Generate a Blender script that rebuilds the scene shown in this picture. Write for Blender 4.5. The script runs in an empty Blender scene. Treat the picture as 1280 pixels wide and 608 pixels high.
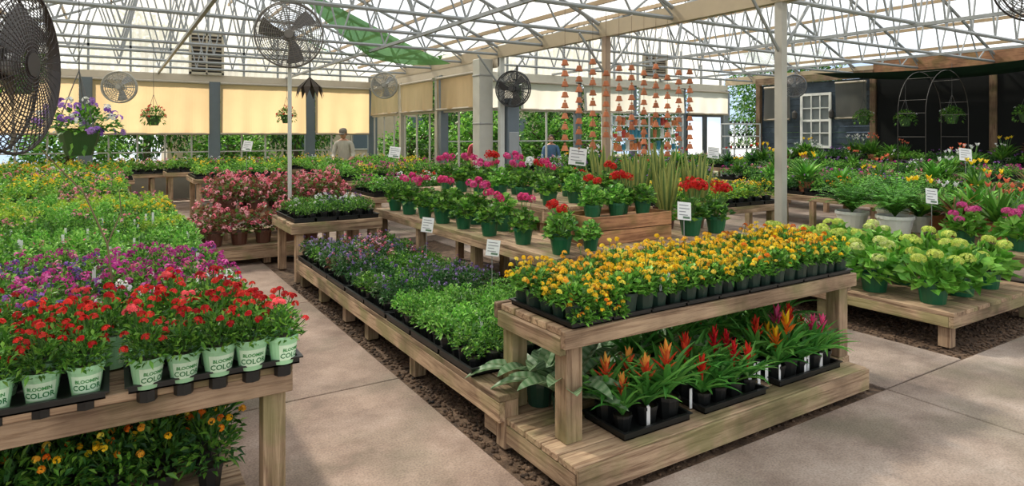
import bpy, math, numpy as np
from mathutils import Vector, Matrix
rng=np.random.default_rng(11)
S=bpy.context.scene
try:
    S.view_settings.view_transform='Standard'
    S.view_settings.look='None'
except Exception: pass
pi=math.pi
def sr(r,g,b):
    f=lambda c:(c/255/12.92) if c/255<=.04045 else ((c/255+.055)/1.055)**2.4
    return (f(r),f(g),f(b))
# ---------------------------------------------------------------- materials
def newmat(name):
    m=bpy.data.materials.new(name);m.use_nodes=True
    nt=m.node_tree;nt.nodes.clear()
    return m,nt,nt.nodes,nt.links
def N(nt,t,**k):
    n=nt.nodes.new(t)
    for a,b in k.items(): setattr(n,a,b)
    return n
def ramp(nt,stops):
    r=nt.nodes.new('ShaderNodeValToRGB');e=r.color_ramp.elements
    while len(e)<len(stops): e.new(.5)
    for i,(p,c) in enumerate(stops):
        e[i].position=p;e[i].color=(*c[:3],1)
    return r
def attr_mat(name,rough=.5,trans=0.,noise=.25,spec=.3,scale=40,metal=0):
    m,nt,nd,L=newmat(name)
    a=N(nt,'ShaderNodeAttribute',attribute_name='Col')
    tc=N(nt,'ShaderNodeTexCoord')
    no=N(nt,'ShaderNodeTexNoise');no.inputs['Scale'].default_value=scale
    L.new(tc.outputs['Object'],no.inputs['Vector'])
    mr=N(nt,'ShaderNodeMapRange');mr.inputs[3].default_value=1-noise;mr.inputs[4].default_value=1+noise
    L.new(no.outputs[0],mr.inputs[0])
    vm=N(nt,'ShaderNodeVectorMath',operation='SCALE')
    L.new(a.outputs['Color'],vm.inputs[0]);L.new(mr.outputs[0],vm.inputs['Scale'])
    p=N(nt,'ShaderNodeBsdfPrincipled');p.inputs['Roughness'].default_value=rough
    p.inputs['Specular IOR Level'].default_value=spec;p.inputs['Metallic'].default_value=metal
    L.new(vm.outputs[0],p.inputs['Base Color'])
    o=N(nt,'ShaderNodeOutputMaterial')
    if trans>0:
        t=N(nt,'ShaderNodeBsdfTranslucent');L.new(vm.outputs[0],t.inputs[0])
        mx=N(nt,'ShaderNodeMixShader');mx.inputs[0].default_value=trans
        L.new(p.outputs[0],mx.inputs[1]);L.new(t.outputs[0],mx.inputs[2]);L.new(mx.outputs[0],o.inputs[0])
    else: L.new(p.outputs[0],o.inputs[0])
    return m
M_LEAF=attr_mat('leaf',.42,.3,.22,.35)
M_PETAL=attr_mat('petal',.6,.25,.12,.2)
M_PLAS=attr_mat('plastic',.38,0,.06,.5)
M_PAINT=attr_mat('painted_metal',.45,0,.1,.5,6)
M_MATTE=attr_mat('matte',.85,0,.2,.2,15)
M_FAB=attr_mat('fabric',.9,0,.15,.1,60)
PM=[M_LEAF,M_PETAL,M_PLAS]
def wood_mat():
    m,nt,nd,L=newmat('weathered_wood')
    a=N(nt,'ShaderNodeAttribute',attribute_name='gc')
    mp=N(nt,'ShaderNodeMapping');mp.inputs['Scale'].default_value=(1.2,22,22);L.new(a.outputs['Vector'],mp.inputs[0])
    n1=N(nt,'ShaderNodeTexNoise');n1.inputs['Scale'].default_value=1.6;n1.inputs['Detail'].default_value=7;n1.inputs['Roughness'].default_value=.65;n1.inputs['Distortion'].default_value=.6
    L.new(mp.outputs[0],n1.inputs['Vector'])
    r1=ramp(nt,[(.27,sr(82,62,46)),(.4,sr(148,118,92)),(.55,sr(200,170,138)),(.68,sr(168,138,110)),(.8,sr(208,184,154))]);L.new(n1.outputs[0],r1.inputs[0])
    n2=N(nt,'ShaderNodeTexNoise');n2.inputs['Scale'].default_value=3.0;n2.inputs['Detail'].default_value=6;L.new(a.outputs['Vector'],n2.inputs['Vector'])
    r2=ramp(nt,[(.48,(0,0,0)),(.62,(.6,.6,.6))]);L.new(n2.outputs[0],r2.inputs[0])
    mx=N(nt,'ShaderNodeMix',data_type='RGBA');L.new(r2.outputs[0],mx.inputs[0]);L.new(r1.outputs[0],mx.inputs[6]);mx.inputs[7].default_value=(*sr(128,130,76),1)
    n3=N(nt,'ShaderNodeTexNoise');n3.inputs['Scale'].default_value=1.8;n3.inputs['Detail'].default_value=5;L.new(a.outputs['Vector'],n3.inputs['Vector'])
    r3=ramp(nt,[(.36,(.48,.45,.43)),(.56,(1.0,1.0,1.0))]);L.new(n3.outputs[0],r3.inputs[0])
    m2=N(nt,'ShaderNodeMix',data_type='RGBA',blend_type='MULTIPLY');m2.inputs[0].default_value=1;L.new(mx.outputs[2],m2.inputs[6]);L.new(r3.outputs[0],m2.inputs[7])
    ca=N(nt,'ShaderNodeAttribute',attribute_name='Col')
    m3=N(nt,'ShaderNodeMix',data_type='RGBA',blend_type='MULTIPLY');m3.inputs[0].default_value=1;L.new(m2.outputs[2],m3.inputs[6]);L.new(ca.outputs['Color'],m3.inputs[7])
    p=N(nt,'ShaderNodeBsdfPrincipled');p.inputs['Roughness'].default_value=.8;L.new(m3.outputs[2],p.inputs['Base Color'])
    b=N(nt,'ShaderNodeBump');b.inputs['Strength'].default_value=.4;b.inputs['Distance'].default_value=.01;L.new(n1.outputs[0],b.inputs['Height']);L.new(b.outputs[0],p.inputs['Normal'])
    o=N(nt,'ShaderNodeOutputMaterial');L.new(p.outputs[0],o.inputs[0]);return m
M_WOOD=wood_mat()
def ground_mat(name,stops,scale,bs,bump,spots=None,rough=.85):
    m,nt,nd,L=newmat(name)
    tc=N(nt,'ShaderNodeTexCoord')
    n1=N(nt,'ShaderNodeTexNoise');n1.inputs['Scale'].default_value=scale;n1.inputs['Detail'].default_value=9;n1.inputs['Roughness'].default_value=.68
    L.new(tc.outputs['Object'],n1.inputs['Vector'])
    r=ramp(nt,stops);L.new(n1.outputs[0],r.inputs[0]);out=r.outputs[0]
    ca=N(nt,'ShaderNodeAttribute',attribute_name='Col')
    m3=N(nt,'ShaderNodeMix',data_type='RGBA',blend_type='MULTIPLY');m3.inputs[0].default_value=1;L.new(out,m3.inputs[6]);L.new(ca.outputs['Color'],m3.inputs[7]);out=m3.outputs[2]
    if spots:
        n3=N(nt,'ShaderNodeTexNoise');n3.inputs['Scale'].default_value=1.3;n3.inputs['Detail'].default_value=6;L.new(tc.outputs['Object'],n3.inputs['Vector'])
        r3=ramp(nt,[(.5,(0,0,0)),(.64,(.65,.65,.65))]);L.new(n3.outputs[0],r3.inputs[0])
        mx=N(nt,'ShaderNodeMix',data_type='RGBA');L.new(r3.outputs[0],mx.inputs[0]);L.new(out,mx.inputs[6]);mx.inputs[7].default_value=(*spots,1);out=mx.outputs[2]
    n2=N(nt,'ShaderNodeTexNoise');n2.inputs['Scale'].default_value=bs;n2.inputs['Detail'].default_value=3;L.new(tc.outputs['Object'],n2.inputs['Vector'])
    r4=ramp(nt,[(.3,(.66,.66,.66)),(.6,(1,1,1))]);L.new(n2.outputs[0],r4.inputs[0])
    m4=N(nt,'ShaderNodeMix',data_type='RGBA',blend_type='MULTIPLY');m4.inputs[0].default_value=1;L.new(out,m4.inputs[6]);L.new(r4.outputs[0],m4.inputs[7])
    p=N(nt,'ShaderNodeBsdfPrincipled');p.inputs['Roughness'].default_value=rough;L.new(m4.outputs[2],p.inputs['Base Color'])
    b=N(nt,'ShaderNodeBump');b.inputs['Strength'].default_value=bump;b.inputs['Distance'].default_value=.01;L.new(n2.outputs[0],b.inputs['Height']);L.new(b.outputs[0],p.inputs['Normal'])
    o=N(nt,'ShaderNodeOutputMaterial');L.new(p.outputs[0],o.inputs[0]);return m
M_CONC=ground_mat('concrete',[(.28,sr(98,86,78)),(.42,sr(140,122,110)),(.56,sr(166,148,135)),(.72,sr(188,172,160))],1.5,90,.3,sr(118,110,92))
M_GRAV=ground_mat('gravel',[(.3,sr(52,38,28)),(.5,sr(98,76,58)),(.7,sr(136,110,88))],14,60,1.0)
M_EARTH=ground_mat('earth',[(.3,sr(90,95,60)),(.5,sr(135,135,95)),(.7,sr(175,165,130))],3,40,.5)
def clear_mat(name,colT,ft,tr=(1,1,1),lo=.74):
    m,nt,nd,L=newmat(name)
    tc=N(nt,'ShaderNodeTexCoord');mp=N(nt,'ShaderNodeMapping');mp.inputs['Scale'].default_value=(.5,1.6,.5);L.new(tc.outputs['Object'],mp.inputs[0])
    n1=N(nt,'ShaderNodeTexNoise');n1.inputs['Scale'].default_value=.9;n1.inputs['Detail'].default_value=5;L.new(mp.outputs[0],n1.inputs['Vector'])
    r=ramp(nt,[(.35,tuple(c*lo for c in colT)),(.6,colT)]);L.new(n1.outputs[0],r.inputs[0])
    t=N(nt,'ShaderNodeBsdfTranslucent');L.new(r.outputs[0],t.inputs[0])
    c=N(nt,'ShaderNodeBsdfTransparent');c.inputs[0].default_value=(*tr,1)
    mx=N(nt,'ShaderNodeMixShader');mx.inputs[0].default_value=ft;L.new(t.outputs[0],mx.inputs[1]);L.new(c.outputs[0],mx.inputs[2])
    g=N(nt,'ShaderNodeBsdfDiffuse');L.new(r.outputs[0],g.inputs[0])
    m2=N(nt,'ShaderNodeMixShader');m2.inputs[0].default_value=.12;L.new(mx.outputs[0],m2.inputs[1]);L.new(g.outputs[0],m2.inputs[2])
    o=N(nt,'ShaderNodeOutputMaterial');L.new(m2.outputs[0],o.inputs[0]);return m
M_POLY=clear_mat('polycarbonate',(.9,.93,.95),.48,(.95,.98,1),.7)
M_GABLE=clear_mat('gable_polycarbonate',(.93,.9,.84),.3,(1,1,1),.7)
M_TARP=clear_mat('cream_tarp',sr(226,196,152),.03,(1,.88,.7),.78)
M_TARPW=clear_mat('white_tarp',sr(222,218,208),.05,(1,1,1),.8)
M_GREENC=clear_mat('green_shade_cloth',sr(105,150,92),.12,(.5,.9,.5))
def siding():
    m,nt,nd,L=newmat('dark_siding')
    tc=N(nt,'ShaderNodeTexCoord');n=N(nt,'ShaderNodeTexNoise');n.inputs['Scale'].default_value=3;L.new(tc.outputs['Object'],n.inputs['Vector'])
    r=ramp(nt,[(.3,sr(42,54,66)),(.7,sr(68,84,98))]);L.new(n.outputs[0],r.inputs[0])
    p=N(nt,'ShaderNodeBsdfPrincipled');p.inputs['Roughness'].default_value=.6;L.new(r.outputs[0],p.inputs['Base Color'])
    o=N(nt,'ShaderNodeOutputMaterial');L.new(p.outputs[0],o.inputs[0]);return m
M_SID=siding()
# ---------------------------------------------------------------- builder
class B:
    def __init__(s): s.V=[];s.C=[];s.G=[];s.F=[];s.n=0
    def addm(s,V,FS,col=(.5,.5,.5),G=None):
        V=np.asarray(V,float).reshape(-1,3);n=len(V);C=np.asarray(col,float)
        if C.ndim==1: C=np.tile(C[:3],(n,1))
        s.V.append(V);s.C.append(C);s.G.append(V if G is None else G)
        for F,M in FS: s.F.append((F+s.n,M))
        s.n+=n
    def add(s,V,F,mat=0,col=(.5,.5,.5),G=None):
        F=np.asarray(F,int);s.addm(V,[(F,np.full(len(F),mat))],col,G)
    def proto(s):
        V=np.concatenate(s.V);C=np.concatenate(s.C);d={}
        for F,M in s.F: d.setdefault(F.shape[1],[]).append((F,M))
        return V,C,[(np.concatenate([f for f,_ in l]),np.concatenate([m for _,m in l])) for l in d.values()]
    def mesh(s,name,mats,smooth=False,wood=False):
        V,C,FS=s.proto()
        me=bpy.data.meshes.new(name);me.vertices.add(len(V));me.vertices.foreach_set('co',V.astype(np.float32).ravel())
        li=np.concatenate([F.ravel() for F,_ in FS]).astype(np.int32)
        tot=np.concatenate([np.full(len(F),F.shape[1]) for F,_ in FS]);st=np.concatenate([[0],np.cumsum(tot)[:-1]]).astype(np.int32)
        mi=np.concatenate([m for _,m in FS]).astype(np.int32)
        me.loops.add(len(li));me.loops.foreach_set('vertex_index',li)
        me.polygons.add(len(tot));me.polygons.foreach_set('loop_start',st)
        me.polygons.foreach_set('material_index',mi)
        me.update(calc_edges=True)
        me.polygons.foreach_set('use_smooth',np.full(len(tot),smooth))
        a=me.attributes.new('Col','FLOAT_COLOR','POINT')
        a.data.foreach_set('color',np.concatenate([C,np.ones((len(C),1))],1).astype(np.float32).ravel())
        if wood:
            g=me.attributes.new('gc','FLOAT_VECTOR','POINT');g.data.foreach_set('vector',np.concatenate(s.G).astype(np.float32).ravel())
        for m in mats: me.materials.append(m)
        return me
    def obj(s,name,mats,smooth=False,wood=False,bevel=0,parent=None,loc=(0,0,0),rot=(0,0,0)):
        return mkobj(name,s.mesh(name,mats,smooth,wood),loc,rot,1,parent,bevel)
    def box(s,x0,x1,y0,y1,z0,z1,mat=0,col=(1,1,1),R=None):
        c=np.array([(x0+x1)/2,(y0+y1)/2,(z0+z1)/2]);h=np.array([x1-x0,y1-y0,z1-z0])/2
        sg=np.array([[-1,-1,-1],[1,-1,-1],[1,1,-1],[-1,1,-1],[-1,-1,1],[1,-1,1],[1,1,1],[-1,1,1]],float)
        v=sg*h;o=np.argsort(-h);G=v[:,o]+rng.uniform(-20,20,3)
        if R is not None: v=v@np.array(R).T
        s.add(v+c,[[0,3,2,1],[4,5,6,7],[0,1,5,4],[1,2,6,5],[2,3,7,6],[3,0,4,7]],mat,col,G)
    def tube(s,pts,r,n=6,mat=0,col=(1,1,1),caps=True,closed=False):
        P=np.asarray(pts,float);k=len(P);r=np.full(k,r) if np.isscalar(r) else np.asarray(r)
        if closed: T=np.roll(P,-1,0)-np.roll(P,1,0)
        else: T=np.gradient(P,axis=0)
        T/=np.linalg.norm(T,axis=1)[:,None]+1e-9
        up=np.array([0,0,1.]) if abs(T[0,2])<.9 and (not closed or np.abs(T[:,2]).max()<.9) else np.array([1.,0,0])
        if closed:
            nrm=np.cross(P[0]-P[k//3],P[0]-P[2*k//3]);nrm/=np.linalg.norm(nrm);up=nrm
        U=np.cross(T,up);U/=np.linalg.norm(U,axis=1)[:,None]+1e-9;W=np.cross(U,T)
        a=np.arange(n)*2*pi/n
        V=P[:,None]+r[:,None,None]*(np.cos(a)[None,:,None]*U[:,None]+np.sin(a)[None,:,None]*W[:,None])
        i=np.arange(k if closed else k-1)[:,None];j=np.arange(n)[None];i2=(i+1)%k;j2=(j+1)%n
        F=np.stack([i*n+j+0*i2,i*n+j2,i2*n+j2,i2*n+j],-1).reshape(-1,4)
        s.add(V.reshape(-1,3),F,mat,col,None)
        if caps and not closed:
            for o,rv in ((0,1),((k-1)*n,0)):
                f=[[0,q,q+1,q+2] for q in range(1,n-2,2)]
                f=np.array(f)+o
                if rv: f=f[:,::-1]
                s.F.append((f+s.n-k*n,np.full(len(f),mat)))
    def cyl(s,p0,p1,r,n=8,mat=0,col=(1,1,1),r1=None): s.tube([p0,p1],[r,r if r1 is None else r1],n,mat,col)
    def lathe(s,prof,c=(0,0,0),n=12,mat=0,col=(1,1,1),cap0=True,cap1=False):
        a=np.arange(n)*2*pi/n;pr=np.asarray(prof,float);k=len(pr)
        V=np.stack([pr[:,0][:,None]*np.cos(a),pr[:,0][:,None]*np.sin(a),pr[:,1][:,None]+0*a],-1).reshape(-1,3)+np.array(c)
        i=np.arange(k-1)[:,None];j=np.arange(n)[None]
        F=np.stack([i*n+j,i*n+(j+1)%n,(i+1)*n+(j+1)%n,(i+1)*n+j],-1).reshape(-1,4)
        s.add(V,F,mat,col)
        for fl,o in ((cap0,0),(cap1,(k-1)*n)):
            if fl:
                f=np.array([[0,q,q+1,q+2] for q in range(1,n-2,2)])+o
                s.F.append((f+s.n-k*n,np.full(len(f),mat)))
def mkobj(name,me,loc=(0,0,0),rot=(0,0,0),sc=1,parent=None,bevel=0):
    o=bpy.data.objects.new(name,me);S.collection.objects.link(o);o.location=loc;o.rotation_euler=rot;o.scale=(sc,)*3 if np.isscalar(sc) else sc
    if parent: o.parent=parent
    if bevel:
        m=o.modifiers.new('bevel','BEVEL');m.width=bevel;m.segments=1;m.limit_method='ANGLE'
    return o
def empty(name,loc=(0,0,0),rz=0):
    o=bpy.data.objects.new(name,None);S.collection.objects.link(o);o.location=loc;o.rotation_euler=(0,0,rz);o.empty_display_size=.1;return o
def inst(b,P,pos,rot=None,sc=None,cj=.1):
    V,C,FS=P;pos=np.asarray(pos,float).reshape(-1,3);k=len(pos)
    if k==0:return
    rot=rng.uniform(0,2*pi,k) if rot is None else np.asarray(rot);sc=rng.uniform(.8,1.18,k) if sc is None else np.full(k,sc)
    c=np.cos(rot)[:,None];q=np.sin(rot)[:,None]
    W=np.stack([V[:,0]*c-V[:,1]*q,V[:,0]*q+V[:,1]*c,V[:,2]+0*c],-1)*sc[:,None,None]+pos[:,None]
    CC=np.clip(C[None]*(1+rng.normal(0,cj,(k,1,1))),0,1)
    off=np.arange(k)*len(V)
    b.addm(W.reshape(-1,3),[((F[None]+off[:,None,None]).reshape(-1,F.shape[1]),np.tile(M,k)) for F,M in FS],CC.reshape(-1,3))
def nz(v): return v/(np.linalg.norm(v,axis=-1,keepdims=True)+1e-9)
def pick(cols,n,j=.14):
    cols=np.asarray(cols,float).reshape(-1,3);c=cols[rng.integers(0,len(cols),n)]
    return np.clip(c*(1+rng.normal(0,j,(n,1))),0.002,.98)
def leaves(b,P,D,L,W,col,mat=0,fold=.18,droop=.25):
    n=len(P);L=np.broadcast_to(L,(n,))[:,None];W=np.broadcast_to(W,(n,))[:,None]
    sd=nz(np.cross(D,np.array([0,0,1.])+rng.normal(0,.35,(n,3))));nm=np.cross(sd,D)
    v=np.stack([P,P+D*L*.48+sd*W/2,P+D*L-np.array([0,0,1.])*L*droop,P+D*L*.48-sd*W/2,P+D*L*.5-nm*W*fold],1)
    i=(np.arange(n)*5)[:,None]
    F=np.concatenate([i+np.array([0,4,2,1]),i+np.array([0,3,2,4])])
    b.add(v.reshape(-1,3),F,mat,np.repeat(col,5,0))
def florets(b,P,Nn,s,col,mat=1,petals=0):
    n=len(P);s=np.broadcast_to(s,(n,))[:,None]
    t=nz(np.cross(Nn,rng.normal(0,1,(n,3))));u=np.cross(Nn,t)
    if not petals:
        v=np.stack([P+t*s,P+u*s*.9+Nn*s*.2,P-t*s,P-u*s*.9+Nn*s*.2],1);b.add(v.reshape(-1,3),(np.arange(n)*4)[:,None]+np.arange(4),mat,np.repeat(col,4,0))
    else:
        for k in range(petals):
            a=2*pi*k/petals;d=t*math.cos(a)+u*math.sin(a);e=-t*math.sin(a)+u*math.cos(a)
            v=np.stack([P,P+d*s*.65+e*s*.42+Nn*s*.12,P+d*s,P+d*s*.65-e*s*.42+Nn*s*.12],1)
            b.add(v.reshape(-1,3),(np.arange(n)*4)[:,None]+np.arange(4),mat,np.repeat(col*(.88+.12*(k%2)),4,0))
def dirs(n,zmin=-.1):
    z=rng.uniform(zmin,1,n);a=rng.uniform(0,2*pi,n);r=np.sqrt(np.clip(1-z*z,0,1));return np.stack([r*np.cos(a),r*np.sin(a),z],1)
def mound(b,R,H,z0,n,L,W,cols,fc=None,nc=0,cr=.02,nf=12,fs=.007,petals=0,up=.35,ftop=.2,stalk=0):
    d=dirs(n);r=rng.uniform(.3,1,n)**.6
    P=np.stack([d[:,0]*R*r,d[:,1]*R*r,z0+H*(.12+.85*np.clip(d[:,2],-.1,1)*r)],1)
    D=nz(d+rng.normal(0,.5,(n,3))+np.array([0,0,up]))
    leaves(b,P-D*L*.4,D,rng.uniform(.7,1.15,n)*L,rng.uniform(.8,1.15,n)*W,pick(cols,n,.2))
    if nc:
        d=dirs(nc,ftop);C=np.stack([d[:,0]*R*.98,d[:,1]*R*.98,z0+H*(.15+.92*d[:,2])],1)+nz(d+[0,0,.8])*stalk
        cc=pick(fc,nc,.08)
        dd=nz(d+np.array([0,0,.6]))
        if stalk:
            for i in range(nc): b.tube([C[i]-dd[i]*(stalk+.06),C[i]],.002,4,0,(.12,.25,.06))
        q=nz(np.repeat(dd,nf,0)*.55+dirs(nc*nf,-1));
        florets(b,np.repeat(C,nf,0)+q*cr,q,fs,np.clip(np.repeat(cc,nf,0)*(1+rng.normal(0,.12,(nc*nf,1))),0,1),1,petals)
def pot(b,rt,rb,h,col,z=0,n=12,soil=True):
    b.lathe([(rb,z),(rt*.94,z+h*.82),(rt*.94,z+h*.83),(rt,z+h*.83),(rt,z+h),(rt*.92,z+h),(rt*.9,z+h*.88)],(0,0,0),n,2,col)
    if soil: b.lathe([(rt*.93,z+h*.88),(.002,z+h*.9)],(0,0,0),n,2,(.03,.02,.013),cap0=False)
def strip(b,p,az,el,L,W,bend,col,ecol=None,n=7,mat=0,fold=.15,tip=3,band=None):
    p=np.array(p,float);h=np.array([math.cos(az),math.sin(az),0]);sd=np.array([-math.sin(az),math.cos(az),0]);V=[];C=[];ds=L/n
    col=np.array(col);ec=col if ecol is None else np.array(ecol)
    for i in range(n+1):
        t=i/n;e=el-bend*t;T=h*math.cos(e)+np.array([0,0,math.sin(e)]);nn=np.cross(sd,T)*-1
        w=W/2*(.55+.45*min(1,t*3))*(1-t**tip)+.0006
        V+=[p+sd*w,p-nn*w*fold*2,p-sd*w]
        c=col if band is None or i%2 else np.array(band)
        C+=[ec if band is None else c,c,ec if band is None else c];p=p+T*ds
    F=[]
    for i in range(n): a=i*3;F+=[[a,a+1,a+4,a+3],[a+1,a+2,a+5,a+4]]
    b.add(V,F,mat,np.array(C))
# ---------------------------------------------------------------- plant prototypes
G1=[sr(72,122,42),sr(98,150,54),sr(56,102,36),sr(126,172,66)]
GB=[sr(98,160,58),sr(128,185,76),sr(76,138,46),sr(152,202,94)]
GD=[sr(42,84,42),sr(56,104,50),sr(74,120,56)]
GL=[sr(165,195,66),sr(186,212,86),sr(138,178,58)]
RED=[sr(205,32,30),sr(224,58,46),sr(182,22,26)]
MAG=[sr(198,60,146),sr(178,55,136),sr(220,110,176)]
PUR=[sr(130,84,166),sr(152,102,182),sr(105,74,150)]
PNK=[sr(236,150,170),sr(226,116,144),sr(242,186,194)]
YEL=[sr(250,206,50),sr(244,192,32),sr(252,220,88)]
ORG=[sr(244,148,36),sr(238,122,28),sr(250,178,56)]
WHT=[sr(235,235,230),sr(218,218,224)]
DKP=sr(22,24,24);GRP=sr(28,96,62);LGP=sr(158,206,160);BRP=sr(95,62,50);TER=sr(178,112,80)
def fplant(leafc,fc,n=130,nc=9,R=.075,H=.15,L=.035,W=.016,cr=.015,nf=11,fs=.0065,potc=DKP,ph=.085,rp=.05,petals=0,stalk=0,ftop=.3):
    b=B();pot(b,rp,rp*.75,ph,potc,n=8);mound(b,R,H,ph*.9,n,L,W,leafc,fc,nc,cr,nf,fs,petals,stalk=stalk,ftop=ftop);return b.proto()
def var(k,*a,**kw): return [fplant(*a,**kw) for _ in range(k)]
T={}
T['green']=var(3,GB,WHT,n=160,nc=0)
T['greend']=var(3,G1,WHT,n=160,nc=0)
T['greenpk']=var(2,GB,PNK,n=150,nc=2,nf=6)
T['dark']=var(2,GD,PUR,n=150,nc=2,nf=6)
T['mag']=var(3,G1,MAG,nc=9)
T['magd']=var(2,G1,[sr(150,35,105),sr(185,55,145)],nc=9)
T['pur']=var(3,G1,PUR,nc=7)
T['pink']=var(3,G1,PNK,nc=7)
T['salvia']=var(3,GD+[sr(105,125,85)],[sr(150,130,180),sr(165,140,190),sr(120,100,160)],n=150,nc=6,cr=.011,nf=8,fs=.0065,stalk=.02)
T['lime']=var(2,GL,YEL,nc=1,nf=8)
T['yellow']=var(3,GL+G1,YEL,nc=6,cr=.016,fs=.008)
T['white']=var(2,G1,WHT,nc=6)
T['red']=var(2,G1,RED,nc=8)
T['orange']=var(2,G1,ORG,nc=8,cr=.018)
T['bronze']=var(2,[sr(110,60,50),sr(130,80,60),sr(85,95,50)],PNK,nc=4)
F={}
for k,(lc,fc,nc) in dict(green=(GB+G1,WHT,0),dark=(GD+G1[:1],PUR,1),mag=(G1,MAG,7),pur=(G1,PUR,5),pink=(G1,PNK,7),lime=(GL+GB,YEL,2),yellow=(G1+GL,YEL,6),white=(G1,WHT,5),red=(G1,RED,6),orange=(G1,ORG,6)).items():
    F[k]=var(2,lc,fc,n=90,nc=nc,R=.11,H=.2,L=.06,W=.03,cr=.022,nf=6,fs=.012,ph=.09,rp=.06)
def grid(x0,x1,y0,y1,s,z,jit=.012):
    nx=max(1,int(round((x1-x0)/s)));ny=max(1,int(round((y1-y0)/s)))
    X,Y=np.meshgrid(x0+(np.arange(nx)+.5)*(x1-x0)/nx,y0+(np.arange(ny)+.5)*(y1-y0)/ny)
    p=np.stack([X.ravel(),Y.ravel(),np.full(X.size,z)],1);p[:,:2]+=rng.uniform(-jit,jit,(len(p),2));return p
def tray(b,x0,x1,y0,y1,z,h=.05,mat=2,col=DKP):
    t=.006
    b.box(x0,x1,y0,y1,z,z+.006,mat,col)
    b.box(x0,x1,y0,y0+t,z,z+h,mat,col);b.box(x0,x1,y1-t,y1,z,z+h,mat,col)
    b.box(x0,x0+t,y0+t,y1-t,z,z+h,mat,col);b.box(x1-t,x1,y0+t,y1-t,z,z+h,mat,col)
    for (a,c,d,e) in ((x0-.012,x1+.012,y0-.012,y0),(x0-.012,x1+.012,y1,y1+.012),(x0-.012,x0,y0,y1),(x1,x1+.012,y0,y1)): b.box(a,c,d,e,z+h-.006,z+h,mat,col)
def trays(b,x0,x1,y0,y1,z,sx=.28,sy=.54):
    nx=max(1,int(round((x1-x0)/sx)));ny=max(1,int(round((y1-y0)/sy)))
    for i in range(nx):
        for j in range(ny):
            a=x0+(x1-x0)*i/nx;c=y0+(y1-y0)*j/ny
            tray(b,a+.014,a+(x1-x0)/nx-.014,c+.014,c+(y1-y0)/ny-.014,z)
def bed(name,x0,x1,y0,y1,z,types,s=.125,lib=T,sx=.28,sy=.54,wt=None,patch=True):
    b=B();trays(b,x0,x1,y0,y1,z,sx,sy)
    p=grid(x0+.03,x1-.03,y0+.03,y1-.03,s,z+.008)
    if patch:
        key=(np.floor(p[:,0]/.55)*7.3+np.floor(p[:,1]/.3)*3.1);u=np.unique(key);ch={k:rng.choice(len(types),p=wt) for k in u};t=np.array([ch[k] for k in key])
        mixm=rng.random(len(p))<.2;t[mixm]=rng.choice(len(types),mixm.sum(),p=wt)
    else: t=rng.choice(len(types),len(p),p=wt)
    for i,ty in enumerate(types):
        q=p[t==i];v=rng.integers(0,len(lib[ty]),len(q))
        for k in range(len(lib[ty])): inst(b,lib[ty][k],q[v==k])
    return b.obj(name,PM)
# ---------------------------------------------------------------- benches
def wc(): return tuple(np.array([1,1,1])*rng.uniform(.78,1.08))
def bench(name,x0,x1,y0,y1,z,fh=.085,leg=.09,along='x',gaps=.012,bw=.14,legx=None,legy=None,t=.035,skirt=True):
    b=B()
    if along=='x':
        n=max(1,int(round((y1-y0)/bw)));w=(y1-y0)/n
        for i in range(n): b.box(x0,x1,y0+i*w,y0+(i+1)*w-gaps,z-t,z,0,wc())
    else:
        n=max(1,int(round((x1-x0)/bw)));w=(x1-x0)/n
        for i in range(n): b.box(x0+i*w,x0+(i+1)*w-gaps,y0,y1,z-t,z,0,wc())
    zt=z-t-.001
    if skirt:
        b.box(x0,x1,y0,y0+.038,zt-fh+t,zt,0,wc());b.box(x0,x1,y1-.038,y1,zt-fh+t,zt,0,wc())
        b.box(x0,x0+.038,y0+.039,y1-.039,zt-fh+t,zt,0,wc());b.box(x1-.038,x1,y0+.039,y1-.039,zt-fh+t,zt,0,wc())
    lx=legx or list(np.linspace(x0+.06,x1-.06-leg,max(2,int((x1-x0)/1.6)+1)));ly=legy or list(np.linspace(y0+.04,y1-.04-leg,max(2,int((y1-y0)/1.6)+1)))
    for i,a in enumerate(lx):
        for j,c in enumerate(ly): b.box(a,a+leg,c,c+leg,0,zt-.002,0,wc())
        if i not in (0,len(lx)-1) : b.box(a,a+.04,y0+.04,y1-.04,zt-.09,zt-.001,0,wc())
    return b.obj(name,[M_WOOD],wood=True,bevel=.003)
# ================================================================ ROOM
XL,XV,XR=-3.2,6.8,17.0;YB,YB2,YF=19.0,14.0,-2.0;ZE,ZR=3.4,5.5
b=B();b.box(-30,40,-14,50,-.3,-.1,0,(1,1,1));b.obj('ground',[M_EARTH])
b=B()
xs=[-3.3,-.9,1.70];ys=[-2.5,-.2,2.0,4.2,6.6,9.0,11.4,13.8,16.2,19.0]
def slab(x0,x1,y0,y1):
    g=.006;c=np.array([1,1,1])*rng.uniform(.93,1.05)
    if x0<1.6: c=c*np.array([1.12,1.04,.99])
    b.box(x0+g,x1-g,y0+g,y1-g,-.1,0,0,c)
for i in range(2):
    for j in range(9): slab(xs[i],xs[i+1],ys[j],ys[j+1])
for (a,c) in ((1.70,4.38),(4.38,6.9),(6.9,9.6),(9.6,12.4),(12.4,15),(15,17)):
    for (d,e) in ((-2.5,-.2),(-.2,2.3)): slab(a,c,d,e)
for (d,e) in ((2.3,4.6),(4.6,7),(7,9.4)): slab(4.38,5.45,d,e)
for i,(a,c) in enumerate(((1.70,4.38),(4.38,6.9),(6.9,9.6),(9.6,12.4),(12.4,15),(15,17))):
    for (d,e) in ((9.4,11.7),(11.7,14)): slab(a,c,d,e)
for (a,c) in ((1.70,4.38),(4.38,6.8)):
    for (d,e) in ((14,16.4),(16.4,19)): slab(a,c,d,e)
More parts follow.
